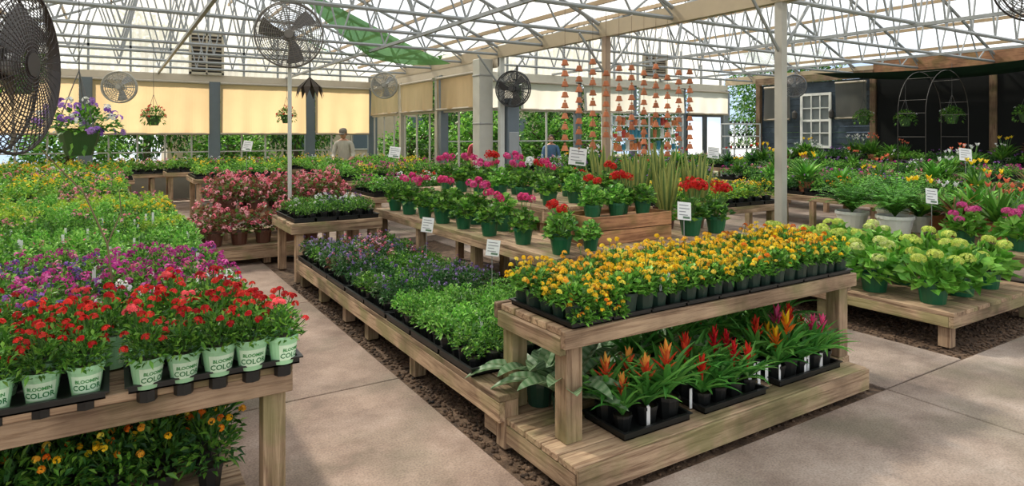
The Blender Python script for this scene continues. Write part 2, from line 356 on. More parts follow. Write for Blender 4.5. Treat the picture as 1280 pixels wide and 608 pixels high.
for (a,c) in ((8.9,12.4),(12.4,15),(15,17)):
    for (d,e) in ((2.3,4.6),(4.6,7),(7,9.4)): slab(a,c,d,e)
fl=b.obj('floor',[M_CONC],bevel=.004)
b=B();b.box(1.7,4.38,2.3,9.4,-.06,-.018);b.box(5.45,8.9,2.3,9.4,-.06,-.018)
st=B();st.lathe([(.3,-.4),(.9,-.3),(1,.1),(.6,.5)],n=6,cap0=True,cap1=True,col=(.9,.85,.8));sp=st.proto()
def scat(x0,x1,y0,y1,n):
    p=np.stack([rng.uniform(x0,x1,n),rng.uniform(y0,y1,n),np.full(n,-.012)],1);inst(b,sp,p,sc=.012,cj=.35)
scat(1.72,2.6,2.32,7.5,5000);scat(2.6,4.3,2.35,3.6,2500);scat(5.5,8,2.33,4,3000)
b.obj('gravel_bed',[M_GRAV])
def roofslope(b,xa,za,xb,zb,y0,y1):
    n=int((y1-y0)/.045);ys_=np.linspace(y0,y1,n+1);dz=np.where(np.arange(n+1)%2,.014,0)
    V=np.concatenate([np.stack([np.full(n+1,xa),ys_,za+dz],1),np.stack([np.full(n+1,xb),ys_,zb+dz],1)])
    i=np.arange(n)[:,None];b.add(V,np.concatenate([i,i+1,i+n+2,i+n+1],1),0)
b=B()
x1=(XL+XV)/2;x2=(XV+XR)/2
roofslope(b,XL,ZE+.22,x1,ZR+.22,YF,YB);roofslope(b,x1,ZR+.22,XV,ZE+.22,YF,YB)
roofslope(b,XV,ZE+.22,x2,ZR+.22,YF,YB2);roofslope(b,x2,ZR+.22,XR,ZE+.22,YF,YB2)
b.obj('ceiling',[M_POLY])
GAL=sr(146,149,150);GALW=sr(200,201,195)
def truss(xa,xb,y):
    b=B();xm=(xa+xb)/2;zt=lambda x:ZE+.06+(ZR-ZE)*(1-abs(x-xm)/((xb-xa)/2))+.02
    b.cyl((xa,y,ZE-.05),(xb,y,ZE-.05),.03,6,0,GAL)
    b.cyl((xa,y,zt(xa)),(xm,y,zt(xm)),.032,6,0,GAL);b.cyl((xm,y,zt(xm)),(xb,y,zt(xb)),.032,6,0,GAL)
    n=12;X=np.linspace(xa,xb,n+1)
    for i in range(n):
        xa_,xb_=X[i],X[i+1];mid=(xa_+xb_)/2
        b.cyl((xa_,y,ZE-.05),(mid,y,zt(mid)),.016,6,0,GAL);b.cyl((mid,y,zt(mid)),(xb_,y,ZE-.05),.016,6,0,GAL)
    b.obj('roof_truss',[M_PAINT])
for y in np.arange(-1.6,19,1.62): truss(XL,XV,y)
for y in np.arange(-1.6,14,1.62): truss(XV,XR,y)
b=B()
for xa,xb,y1_ in ((XL,XV,YB),(XV,XR,YB2)):
    xm=(xa+xb)/2
    for k in range(6):
        for sg in (-1,1):
            x=xm+sg*(xb-xa)/2*k/5.5;z=ZR+.14-(ZR-ZE)*k/5.5
            b.box(x-.02,x+.02,YF,y1_,z-.04,z+.03,0,sr(166,142,110))
b.obj('roof_purlins',[M_PAINT])
b=B()
for x,y1_ in ((XL,YB),(XV,YB),(XR,YB2)): b.box(x-.06,x+.06,YF,y1_,ZE-.12,ZE+.12,0,sr(176,160,134))
b.box(1.0,1.05,YF,YB,ZE-.12,ZE-.07,0,GAL);b.box(4.2,4.25,YF,YB,ZE-.12,ZE-.07,0,GAL);b.box(10,10.05,YF,YB2,ZE-.12,ZE-.07,0,GAL);b.box(14,14.05,YF,YB2,ZE-.12,ZE-.07,0,GAL)
b.obj('roof_gutter_beams',[M_PAINT])
for y,col in ((-1.6,GAL),(1.6,GAL),(4.8,sr(172,168,158)),(8.0,sr(160,138,116)),(11.3,GALW)):
    b=B();b.box(XV-.05,XV+.05,y-.05,y+.05,0,ZE-.12,0,col);b.box(XV-.09,XV+.09,y-.09,y+.09,0,.015,0,col)
    for sg in (-1,1): b.cyl((XV+sg*.04,y,2.7),(XV+sg*.55,y,ZE-.1),.02,6,0,GAL)
    b.obj('support_column',[M_PAINT])
b=B();b.box(XV-.4,XV-.08,11.5,11.8,0,ZE-.14,0,sr(186,184,174))
for z in (.9,1.9,2.9): b.box(XV-.41,XV-.07,11.49,11.81,z,z+.04,0,sr(150,150,145))
b.obj('downpipe_casing',[M_PAINT],bevel=.01)
b=B();b.box(XV+.1,XV+.38,11.2,11.4,0,2.45,0,sr(104,116,126));b.box(XV+.12,XV+.36,11.18,11.2,1.3,1.75,0,sr(150,155,158));b.obj('electrical_cabinet_post',[M_PAINT],bevel=.01)
def tarpx(b,x0,x1,y,z0,z1,mat=0):
    n=40;X=np.linspace(x0,x1,n+1);dy=.03*np.sin(X*5)+.02*np.sin(X*13)
    V=[];m=5
    for k in range(m+1):
        t=k/m;V.append(np.stack([X,y+dy*(1-t),np.full(n+1,z0+(z1-z0)*t)],1))
    V=np.concatenate(V);i=np.arange(n)
    Fq=np.concatenate([np.stack([k*(n+1)+i,k*(n+1)+i+1,(k+1)*(n+1)+i+1,(k+1)*(n+1)+i],1) for k in range(m)])
    b.add(V,Fq,mat);b.cyl((x0,y,z0-.01),(x1,y,z0-.01),.03,8,1,sr(160,148,130));b.cyl((x0,y,z1),(x1,y,z1),.035,8,1,sr(172,162,146))
def swapxy(b):
    for v in b.V: v[:,[0,1]]=v[:,[1,0]]
SL=sr(98,108,114)
def winrow(b,x0,x1,y,z0,z1,step=.62,c=sr(164,162,154)):
    b.box(x0,x1,y-.02,y+.02,z1-.05,z1,0,c);b.box(x0,x1,y-.02,y+.02,(z0+z1)/2-.015,(z0+z1)/2+.015,0,c)
    n=max(1,int((x1-x0)/step))
    for k in range(n+1): x=x0+(x1-x0)*k/n;b.box(x-.02,x+.02,y-.022,y+.022,z0,z1,0,c)
b=B()
for x in (XL,-.55,2.35,4.9,XV): b.box(x-.14,x+.14,YB-.05,YB+.07,0,3.12,0,SL)
b.box(XL,XV,YB-.04,YB+.06,3.12,3.3,0,sr(190,178,158));b.box(XL,XV,YB-.03,YB+.05,0,.6,0,sr(150,150,140));b.box(XL,XV,YB-.06,YB+.08,.6,.66,0,sr(190,185,170))
winrow(b,XL,XV,YB+.03,.66,1.8)
for x in np.arange(XL+.9,XV,.9):
    zt=ZE+(ZR-ZE)*(1-abs(x-x1)/5);b.box(x-.025,x+.025,YB-.03,YB+.03,3.3,zt,0,GAL)
b.box(XL,XV,YB-.03,YB+.02,3.9,3.96,0,GAL)
wb=b.obj('wall_back',[M_PAINT])
b=B();n=120;X=np.linspace(XL,XV,n+1);zz=ZE+.2+(ZR-ZE)*(1-np.abs(X-x1)/5);yy=YB+.1+np.where(np.arange(n+1)%2,.014,0)
V=np.concatenate([np.stack([X,yy,np.full(n+1,3.2)],1),np.stack([X,yy,zz],1)]);i=np.arange(n)[:,None]
b.add(V,np.concatenate([i,i+1,i+n+2,i+n+1],1),0);b.obj('gable_panel',[M_GABLE])
for a,c in ((XL+.14,-.69),(-.41,2.21),(2.49,4.76),(5.04,XV-.14)):
    b=B();tarpx(b,a,c,YB-.1,1.72,3.08);b.obj('roll_up_tarp',[M_TARP,M_PAINT])
b=B()
for y in (11.9,14.3,16.6): b.box(XV-.07,XV+.07,y-.07,y+.07,0,3.12,0,sr(170,164,150))
b.box(XV-.05,XV+.05,11.3,YB,3.1,3.28,0,sr(190,178,158));b.box(XV-.04,XV+.04,11.3,YB,0,.8,0,sr(150,150,140))
b.box(XV-.03,XV+.03,11.3,YB,2.22,2.26,0,sr(180,176,166))
for y in np.arange(12.4,19,.8): b.box(XV-.02,XV+.02,y-.02,y+.02,.8,2.25,0,sr(180,176,166))
b.obj('wall_side',[M_PAINT])
for a,c in ((12.0,14.2),(14.4,16.5),(16.7,18.8)):
    b=B();tarpx(b,a,c,XV-.1,2.3,3.05);swapxy(b);b.obj('roll_up_tarp',[M_TARP,M_PAINT])
b=B()
px_=np.linspace(XV,XR,6)
for x in px_: b.box(x-.1,x+.1,YB2-.05,YB2+.07,0,3.12,0,SL)
b.box(XV,XR,YB2-.05,YB2+.05,3.08,3.28,0,sr(195,190,174));b.box(XV,14.9,YB2-.04,YB2+.04,0,.7,0,sr(120,126,126))
winrow(b,XV,12.9,YB2+.03,.7,2.35,1.0,sr(180,182,178))
for x in np.arange(XV+.9,XR,.9):
    zt=ZE+(ZR-ZE)*(1-abs(x-x2)/5.1);b.box(x-.025,x+.025,YB2-.03,YB2+.03,3.28,zt,0,GAL)
b.obj('wall_back_right',[M_PAINT])
b=B();D_=sr(60,66,70)
for xa,xb in ((15.1,15.95),(15.97,16.82)):
    for (a,c,d,e) in ((xa,xb,.0,.2),(xa,xb,2.25,2.35),(xa,xa+.08,.2,2.25),(xb-.08,xb,.2,2.25),(xa,xb,1.0,1.06)): b.box(a,c,YB2-.03,YB2+.02,d,e,0,D_)
    b.box(xb-.14,xb-.11,YB2-.08,YB2-.03,.9,1.2,0,sr(190,190,190))
b.obj('door_1',[M_PAINT])
b=B();n=120;X=np.linspace(XV,XR,n+1);zz=ZE+.2+(ZR-ZE)*(1-np.abs(X-x2)/5.1);yy=YB2+.1+np.where(np.arange(n+1)%2,.014,0)
V=np.concatenate([np.stack([X,yy,np.full(n+1,3.2)],1),np.stack([X,yy,zz],1)]);i=np.arange(n)[:,None]
b.add(V,np.concatenate([i,i+1,i+n+2,i+n+1],1),0);b.obj('gable_panel',[M_GABLE])
for k in range(5):
    b=B();tarpx(b,px_[k]+.1,px_[k+1]-.1,YB2-.14,2.35,3.05);b.obj('roll_up_tarp',[M_TARPW,M_PAINT])
b=B()
for y in np.arange(-1,19.1,2.5): b.box(XL-.06,XL+.06,y-.06,y+.06,0,ZE-.1,0,sr(215,212,205))
b.box(XL-.04,XL+.04,YF,YB,0,.8,0,sr(170,168,160))
b.obj('wall_left',[M_PAINT])
b=B();tarpx(b,-1,18.9,XL+.12,1.6,3.2);swapxy(b);b.obj('roll_up_tarp',[M_TARP,M_PAINT])
b=B()
for k in range(20): 
    z=k*.16;b.box(XR,XR+.12,-2,12.8,z,z+.157,0)
    b.box(XR-.012,XR,-2,12.8,z,z+.03,0)
b.obj('wall_right',[M_SID])
b=B();b.box(XR-.1,XR-.03,-2,9.2,3.18,3.66,0,(.72,.52,.42));b.box(XR-.12,XR-.03,9.2,12.8,3.2,3.4,0,(.5,.5,.5))
for y in (2,4.2,6.5,9.2,12.7): b.box(XR-.14,XR-.03,y-.07,y+.07,0,3.2,0,(.4,.36,.33))
b.obj('trim_1',[M_WOOD],wood=True)
b=B();b.box(XR-.09,XR-.05,3,9.1,1.1,3.15,0,sr(30,31,31));b.obj('black_shade_curtain',[M_FAB])
def window(name,y0,y1,z0,z1):
    b=B();w=.07;W_=sr(235,235,230);x=XR-.02
    b.box(x-.05,x,y0-w,y0,z0-w,z1+w,0,W_);b.box(x-.05,x,y1,y1+w,z0-w,z1+w,0,W_);b.box(x-.05,x,y0,y1,z0-w,z0,0,W_);b.box(x-.05,x,y0,y1,z1,z1+w,0,W_)
    for k in (1,2):
        yy=y0+(y1-y0)*k/3;b.box(x-.04,x-.005,yy-.015,yy+.015,z0,z1,0,W_)
    for k in (1,2,3):
        zz=z0+(z1-z0)*k/4;t=.03 if k==2 else .015;b.box(x-.042,x-.006,y0,y1,zz-t,zz+t,0,W_)
    b.box(x-.012,x-.002,y0,y1,z0,z1,1,sr(105,112,114));b.obj(name,[M_PAINT,M_PLAS])
window('window_1',10.45,11.25,1.38,2.8)
for a,c in ((11.6,12.45),(9.35,10.2)):
    b=B();tarpx(b,a,c,XR-.16,2.15,3.1);swapxy(b);b.obj('roll_up_tarp',[M_FABT if False else M_TARPW,M_PAINT])
b=B()
for y in (10.3,11.42): b.cyl((XR-.05,y,2.3),(XR-.14,y,2.3),.02,8,0,(.02,.02,.02));b.lathe([(.03,-.12),(.07,-.08),(.07,.08),(.02,.14)],(XR-.18,y,2.25),8,0,(.05,.045,.04))
b.obj('wall_lantern',[M_PAINT])
def vent(x,y,z0,z1,w):
    b=B();c=sr(180,170,148);b.box(x-w/2,x+w/2,y-.14,y-.1,z0,z0+.06,0,c);b.box(x-w/2,x+w/2,y-.14,y-.1,z1-.06,z1,0,c)
    b.box(x-w/2,x-w/2+.06,y-.14,y-.1,z0,z1,0,c);b.box(x+w/2-.06,x+w/2,y-.14,y-.1,z0,z1,0,c);b.box(x-.02,x+.02,y-.14,y-.1,z0,z1,0,c)
    b.box(x-w/2,x+w/2,y-.09,y-.07,z0,z1,0,sr(50,46,42));n=9
    a=.7;R=[[1,0,0],[0,math.cos(a),-math.sin(a)],[0,math.sin(a),math.cos(a)]]
    for k in range(n):
        zz=z0+.08+(z1-z0-.16)*(k+.5)/n;b.box(x-w/2+.05,x+w/2-.05,y-.15,y-.07,zz-.006,zz+.006,0,sr(150,138,120),R)
    b.obj('louvre_vent',[M_PAINT])
vent(2.15,YB,3.3,4.4,.85);vent(13.7,YB2,3.35,4.1,.95)
# ================================================================ outdoors
def tree_mesh(h,r,n,cols,zlow=.3):
    b=B();b.tube([(0,0,0),(.1,0,h*.3),(0,.1,h*.6),(.05,0,h*.85)],[.16,.12,.08,.04],8,2,sr(90,75,60))
    for k in range(6):
        a=k*1.05;b.tube([(0,0,h*(.3+.07*k)),(math.cos(a)*r*.5,math.sin(a)*r*.5,h*(.45+.07*k)),(math.cos(a)*r*.8,math.sin(a)*r*.8,h*(.5+.08*k))],[.06,.04,.015],6,2,sr(90,75,60))
    d=dirs(n,-1);q=rng.uniform(.35,1,n)**.5
    bl=1+.25*np.sin(d[:,0]*5+d[:,2]*4)*np.cos(d[:,1]*6)
    P=np.stack([d[:,0]*r*q*bl,d[:,1]*r*q*bl,h*(zlow+1)/2+d[:,2]*h*(1-zlow)/2*q*bl],1)
    leaves(b,P,nz(d+rng.normal(0,.7,(n,3))),.17,.09,pick(cols,n,.25));return b.mesh('tree',PM)
tm=tree_mesh(6,2.2,9000,G1+GD,.15);hm=tree_mesh(2.6,1.3,6000,G1+GB,-.2)
for p in ((11,20.5),(16.5,22),(1,26.5),(-5,26),(6,25),(-8,17),(-8.5,9),(23,16),(21.5,22.5)): mkobj('tree',tm,(p[0],p[1],-.1),(0,0,rng.uniform(0,6)),rng.uniform(.85,1.05))
for p in ((9.3,16.6),(8.3,19.4),(14,17.8),(-1,22),(3.2,22),(19.6,12.5),(12.0,17.0)): mkobj('shrub',hm,(p[0],p[1],-.1),(0,0,rng.uniform(0,6)),rng.uniform(.85,1.0))
b=B();b.box(2,26,31,35,-.1,4.2,0,sr(180,165,140));b.box(1.6,26.4,30.6,35.4,4.2,4.5,0,sr(120,110,100))
for x in np.arange(4,25,3): b.box(x,x+1.3,30.93,31,1,2.6,0,sr(80,95,105));b.box(x-.08,x+1.38,30.95,31.0,.92,1.0,0,sr(235,235,230))
b.obj('neighbouring_building',[M_PAINT])
RW=sr(220,223,223)
def shelving(name,x0,x1,y0,zs,top):
    b=B()
    for x in (x0,(x0+x1)/2,x1-.04):
        for y in (y0,y0+.4): b.box(x,x+.04,y,y+.04,0,top,0,RW)
    for z in zs: b.box(x0,x1,y0,y0+.44,z-.02,z,0,RW)
    for z in zs[:-1]:
        for x in np.arange(x0+.12,x1-.08,.15):
            h=rng.uniform(.1,.28);b.lathe([(.04,z),(.058,z+h*.6),(.058,z+h),(.03,z+h)],(x,y0+.15,0),8,0,[sr(200,120,70),sr(215,215,210),sr(60,130,150),sr(180,60,50),sr(90,130,80),sr(190,110,70)][rng.integers(6)],cap1=True)
    b.obj(name,[M_PAINT])
shelving('shop_shelving',11.6,14.4,13.42,(.4,.85,1.25,1.6,1.95,2.22),2.26)
# ================================================================ FRONT LEFT BENCH
bench('display_bench',-1.9,.64,2.75,9.5,.75,fh=.12,along='x',legx=[-1.85,-.8,.53],legy=[2.79,4.6,6.4,8.2,9.35])
b=B()
for i in range(7): b.box(-1.9,.5,2.98+i*.15,2.98+i*.15+.135,.12,.155,0,wc())
for x in (-1.8,-.7,.38): b.box(x,x+.09,2.98,4.03,0,.118,0,wc())
b.obj('low_shelf',[M_WOOD],wood=True,bevel=.003)
def label_geo(b,rt,rb,z,h):
    def rad(zz): return (rb+(rt*.94-rb)*(zz-z)/(h*.82))
    A=np.linspace(-1.0,1.0,13);z0,z1=z+.018,z+.082
    V=[]
    for a in A: V+=[((rad(z0)+.0006)*math.cos(a),(rad(z0)+.0006)*math.sin(a),z0),((rad(z1)+.0006)*math.cos(a),(rad(z1)+.0006)*math.sin(a),z1)]
    b.add(V,[[2*i,2*i+2,2*i+3,2*i+1] for i in range(12)],2,sr(206,230,200))
    for txt,zc,sz,col in (('BLOOMIN',z+.055,.018,sr(60,140,70)),('COLOR',z+.028,.028,sr(35,120,60))):
        cu=bpy.data.curves.new('t','FONT');cu.body=txt;cu.size=sz;cu.align_x='CENTER';cu.resolution_u=2;cu.offset=.0006
        o=bpy.data.objects.new('t',cu);S.collection.objects.link(o);dg=bpy.context.evaluated_depsgraph_get();me=bpy.data.meshes.new_from_object(o.evaluated_get(dg))
        me.calc_loop_triangles();v=np.array([q.co[:] for q in me.vertices]);tr=np.array([t.vertices[:] for t in me.loop_triangles])
        bpy.data.objects.remove(o);bpy.data.meshes.remove(me)
        if len(tr)==0: continue
        zz=zc+v[:,1];r=rad(zz)+.0014;a=v[:,0]/r
        b.add(np.stack([r*np.cos(a),r*np.sin(a),zz],1),tr,2,col)
def verb(fc,nc=9,lc=G1):
    b=B();pot(b,.062,.044,.115,LGP,n=20);label_geo(b,.062,.044,0,.115)
    mound(b,.085,.15,.095,300,.038,.014,lc,None,0)
    d=dirs(nc,.2)
    for i in range(nc):
        p1=np.array([d[i,0]*.09,d[i,1]*.09,.12+.15*d[i,2]+.008]);b.tube([(d[i,0]*.03,d[i,1]*.03,.11),p1],.0022,4,0,(.1,.22,.05))
        nf=13;cc=pick(fc,1,.1)[0];q=nz(dirs(nf,-.1)+np.array([0,0,.2]));florets(b,p1+q*.015,q,.0082,np.clip(cc*(1+rng.normal(0,.12,(nf,1))),0,1),1,5)
    return b.proto()
VR=[verb(RED,9),verb(RED,7),verb(RED,10),verb(RED,6)]+[verb([sr(230,90,95),sr(222,55,55)],6)]
b=B()
for k,(xa,xb) in enumerate(((.05,.655),(-.66,-.02),(-1.35,-.73))):
    off=-.04 if k==0 else 0
    tray(b,xa,xb,2.70,2.98+off,.758,.03)
    for r in range(2):
        for c in range(5):
            x=xa+.06+(xb-xa-.12)*c/4;y=2.77+off+r*.135
            inst(b,VR[rng.integers(5)],[(x,y,.766)],rot=[-pi/2+.25+rng.uniform(-.3,.3)],sc=rng.uniform(.96,1.06))
            b.cyl((x,y,.715),(x,y,.757),.034,8,2,DKP)
for x in np.arange(-1.3,.62,.13):
    for y in (3.06,3.2,3.34): inst(b,VR[rng.integers(5)],[(x,y,.76)])
b.obj('tray_of_red_verbena',PM)
bed('flats_of_magenta_verbena',-1.3,.6,3.42,4.15,.75,['mag','magd','pink','pur','greend','white'],wt=[.35,.24,.15,.1,.1,.06])
bed('flats_of_purple_verbena',-1.3,.6,4.16,4.8,.75,['pur','mag','green','pink','magd'],wt=[.12,.38,.2,.18,.12])
bed('flats_of_green_vinca',-1.4,.6,4.81,6.3,.75,['green','greenpk','greend'],wt=[.6,.1,.3])
bed('flats_of_lantana',-1.6,.6,6.32,7.5,.75,['lime','green','greend','pink'],wt=[.25,.4,.27,.08])
bed('flats_of_yellow_marigold',-1.7,.6,7.52,8.5,.75,['yellow','lime','green'],wt=[.12,.6,.28],s=.14)
bed('flats_of_pink_petunia',-1.8,.6,8.52,9.45,.75,['pink','lime','mag','green'],s=.14,wt=[.3,.35,.1,.25])
T['marigold']=[fplant(GD+G1,ORG+YEL,n=260,nc=7,R=.13,H=.26,L=.055,W=.018,cr=.012,nf=16,fs=.008,ph=.1,rp=.055,stalk=.02) for _ in range(3)]
b=B()
p=grid(-1.5,.45,3.0,3.95,.17,.156)
for i in range(3): inst(b,T['marigold'][i],p[i::3])
b.obj('potted_orange_marigolds',PM)
b=B();b.tube([(.02,3.75,.8),(-.02,3.8,1.15),(-.12,3.9,1.4),(-.3,4.0,1.62)],[.006,.005,.004,.003],6,0,sr(120,105,80));b.tube([(-.02,3.8,1.15),(.04,3.84,1.3),(.03,3.85,1.42)],[.004,.003,.002],6,0,sr(120,105,80));b.obj('twig_stake',[M_MATTE])
# ================================================================ MAIN BENCH
b=B();x0,x1_,y0,y1=1.87,4.33,2.52,3.12;z=.74
for i in range(4):
    w=(y1-y0)/4;b.box(x0,x1_,y0+i*w+.0,y0+(i+1)*w-.01,z-.035,z,0,wc())
b.box(x0-.02,x1_+.02,y0-.04,y0-.002,z-.085,z+.004,0,wc());b.box(x0-.02,x1_+.02,y1,y1+.038,z-.085,z+.004,0,wc())
b.box(x0-.02,x0+.018,y0,y1-.002,z-.125,z-.037,0,wc());b.box(x1_-.018,x1_+.02,y0,y1-.002,z-.125,z-.037,0,wc())
for x in (x0+.02,x1_-.12):
    for y in (y0+.0,y1-.1): b.box(x,x+.1,y,y+.1,.172,z-.037,0,wc())
b.box(x0+.12,x1_-.12,y1-.06,y1-.02,z-.13,z-.04,0,wc())
for i in range(6): b.box(1.80,4.2,2.33+i*.145,2.33+i*.145+.135,.135,.17,0,wc())
b.box(1.80,4.2,2.31,2.328,.03,.165,0,wc());b.box(1.80,1.84,2.335,3.18,.03,.132,0,wc());b.box(4.16,4.2,2.335,3.18,.03,.132,0,wc())
for x in (1.9,3.0,4.05): b.box(x,x+.09,2.38,3.12,0,.132,0,wc())
b.box(4.21,4.33,2.52,3.12,0,.17,0,wc())
b.obj('two_tier_display_bench',[M_WOOD],wood=True,bevel=.004)
def lant(fc,nc=12,withpot=True):
    b=B()
    if withpot: pot(b,.055,.042,.1,sr(30,52,42),n=10)
    mound(b,.095,.12,.09,230,.044,.023,G1+GB)
    d=dirs(nc,.1)
    for i in range(nc):
        p1=np.array([d[i,0]*.1,d[i,1]*.1,.1+.12*d[i,2]+.02+rng.uniform(0,.03)]);b.tube([(d[i,0]*.05,d[i,1]*.05,.12),p1],.002,4,0,(.12,.25,.06))
        nf=14;cc=pick(fc,1,.1)[0];q=nz(dirs(nf,-.1));florets(b,p1+q*.0135,q,.0078,np.clip(cc*(1+rng.normal(0,.1,(nf,1))),0,1),1,4)
    return b.proto()
LA=[lant(YEL+ORG[2:],14),lant(YEL,15),lant(YEL,14),lant(YEL+ORG,10)]
b=B()
for k in range(9): tray(b,1.91+k*.268,1.91+k*.268+.255,2.5,3.06,.744,.03)
p=grid(1.91,4.31,2.5,3.07,.115,.75,.006)
t=np.clip(((p[:,0]-1.9)/2.45*3+rng.normal(0,.9,len(p))).astype(int),0,3)
for i in range(4): inst(b,LA[i],p[t==i])
# trailing growth hanging over the tray edge at the left end
q=p[(p[:,0]<2.3)&(p[:,1]<2.6)];inst(b,lant(ORG+YEL,12,False),q+np.array([0,-.045,-.045]),sc=.75)
b.obj('trays_of_yellow_lantana',PM)
# ================================================================ bromeliads
def guz(lc,sc_,n=26,L=.26,sp_=12,top=None,h=.2):
    b=B();pot(b,.06,.045,.1,DKP,n=10)
    for i in range(n):
        strip(b,(0,0,.09),i*2.4+rng.uniform(-.2,.2),rng.uniform(.7,1.45),L*rng.uniform(.8,1.2),.034,rng.uniform(.5,1.6),pick(lc,1)[0],n=7,fold=.3)
    b.tube([(0,0,.09),(0,0,.09+h)],.006,6,0,pick(sc_,1)[0])
    for i in range(sp_):
        t=i/sp_;c=pick(sc_ if (top is None or t<.6) else top,1)[0]
        strip(b,(0,0,.09+h*(.55+.5*t)),i*2.4,.8+.6*t,.088*(1-.3*t),.023,.35-.3*t,c,n=5,mat=1,fold=.35,tip=2.5)
    return b.proto()
LB=[sr(92,158,68),sr(120,182,84),sr(68,132,54)]
GZ=dict(red=[guz(LB,[sr(218,50,40),sr(230,80,50)]) for _ in range(2)],ro=[guz(LB,[sr(228,78,48),sr(238,118,66)],top=[sr(248,170,80)])],yel=[guz(LB,YEL+ORG)],pk=[guz(LB,[sr(215,55,110),sr(228,92,142)])],or_=[guz(LB,[sr(238,125,40)],top=YEL)],dr=[guz(LB,[sr(190,28,40),sr(215,44,48)],h=.25)],no=[guz(LB,[sr(110,160,70)],sp_=3,h=.05)])
def btray(name,x0,x1,y0,y1,kinds,s=.13):
    b=B();tray(b,x0,x1,y0,y1,.172,.04);p=grid(x0+.01,x1-.01,y0+.01,y1-.01,s,.178,.012)
    for q in p:
        k=GZ[kinds[rng.integers(len(kinds))]];inst(b,k[rng.integers(len(k))],[q],sc=rng.uniform(.8,1.22))
    b.obj(name,PM)
btray('tray_of_red_bromeliads',2.16,2.62,2.4,2.72,['red','ro','red'])
btray('tray_of_guzmania_bromeliads',2.74,3.26,2.4,2.7,['dr','red','dr','no'])
btray('tray_of_orange_bromeliads',3.42,4.05,2.42,2.74,['or_','red','pk','yel','red','no'])
def silver():
    b=B();pot(b,.085,.065,.14,sr(30,60,45),n=12)
    for i in range(14): strip(b,(0,0,.12),i*2.4,rng.uniform(.6,1.25),rng.uniform(.34,.5),.095,rng.uniform(.8,1.8),sr(92,134,86),n=18,band=sr(156,180,144),tip=6,fold=.3)
    return b.mesh('bromeliad',PM)
sm=silver()
for x,y in ((2.06,2.74),(2.06,3.0),(2.45,2.97),(2.95,2.97)): mkobj('potted_silver_vase_plant',sm,(x,y,.171),(0,0,rng.uniform(0,6)),1.0)
b=B();
for i,x in enumerate(np.arange(2.7,4.15,.2)): inst(b,GZ['dr' if i%2 else 'no'][0],[(x,2.93,.172)],sc=1.35)
b.obj('row_of_dark_bromeliads',PM)
# ================================================================ CENTRE TIERED BENCH
b=B()
for i in range(8): b.box(1.75+i*.139,1.75+i*.139+.127,3.2 if i else 2.93,7.38,.265,.3,0,wc())
b.box(1.75,1.788,2.93,7.38,.155,.263,0,wc());b.box(1.79,2.86,3.2,3.238,.155,.263,0,wc());b.box(1.79,2.86,7.342,7.38,.155,.263,0,wc());b.box(2.822,2.86,3.24,7.34,.155,.263,0,wc())
for y in (2.94,4.15,5.1,5.7,6.5,7.25): b.box(1.79,1.88,y,y+.09,0,.262,0,wc())
for y in (3.24,4.6,6.0,7.2): b.box(2.72,2.81,y,y+.09,0,.262,0,wc())
for y in (4.17,5.12,6.52): b.box(1.89,2.71,y,y+.04,.17,.262,0,wc())
b.obj('low_tier_bench',[M_WOOD],wood=True,bevel=.003)
bench('upper_tier_bench',2.87,5.2,3.95,7.9,.75,fh=.1,along='y',legx=[2.9,4.0,5.08],legy=[3.98,5.3,6.6,7.78])
b=B()
for i in range(8): b.box(3.45+i*.145,3.45+i*.145+.133,4.95,7.85,.97,1.0,0,wc())
b.box(3.45,4.6,4.95,4.988,.86,.968,0,wc());b.box(3.45,3.488,4.99,7.85,.86,.968,0,wc());b.box(4.56,4.6,4.99,7.85,.86,.968,0,wc())
for x in (3.5,4.46):
    for y in (5.03,6.4,7.7): b.box(x,x+.07,y,y+.07,.752,.968,0,wc())
b.obj('riser_shelf',[M_WOOD],wood=True,bevel=.003)
bench('end_bench',1.72,2.8,7.46,8.5,.68,fh=.12,along='x')
bed('flats_of_green_gerbera',1.74,2.84,3.23,4.6,.302,['green','greend'],s=.12,wt=[.75,.25])
bed('flats_of_mixed_salvia',1.74,2.84,4.62,5.6,.302,['salvia','greend','dark'],wt=[.45,.38,.17])
bed('flats_of_purple_salvia',1.74,2.84,5.62,7.3,.302,['salvia','dark','bronze','greend'],wt=[.5,.17,.13,.2])
bed('flats_of_petunia',1.75,2.78,7.5,8.45,.682,['dark','white','greend','pur'],s=.14,wt=[.45,.12,.33,.1])
def geran(fc,n=130,nb=4,R=.15,H=.22,potc=GRP,rp=.095,ph=.15,balls=.036,lc=G1):
    b=B();pot(b,rp,rp*.72,ph,potc,n=16)
    for k in range(10):
        a=k*.63*3;b.tube([(0,0,ph*.8),(math.cos(a)*R*.4,math.sin(a)*R*.4,ph+H*.5),(math.cos(a)*R*.7,math.sin(a)*R*.7,ph+H*.7)],[.006,.004,.003],5,0,(.12,.22,.06))
    mound(b,R,H,ph*.85,n,.066,.064,lc)
    d=dirs(nb,.35)
    for i in range(nb):
        p0=np.array([d[i,0]*R*.5,d[i,1]*R*.5,ph+H*.5]);p1=np.array([d[i,0]*R*.85,d[i,1]*R*.85,ph+H*(.55+.5*d[i,2])+.06])
        b.tube([p0,p1],.003,4,0,(.15,.3,.08));q=dirs(34,-.7);florets(b,p1+q*balls,q,.014,pick(fc,34,.12),1,4)
    return b.mesh('geranium',PM)
GM={'red':[geran(RED) for _ in range(2)],'redb':[geran(RED,nb=8,balls=.045)],'pk':[geran([sr(214,44,110),sr(228,85,142)],nb=5) for _ in range(2)]+[geran([sr(214,44,110)],nb=2)],'pkb':[geran([sr(214,54,128),sr(228,95,156)],nb=8)],'wh':[geran(WHT,nb=3)],'no':[geran(RED,nb=0,n=160),geran(RED,nb=0,n=160,lc=GB)]}
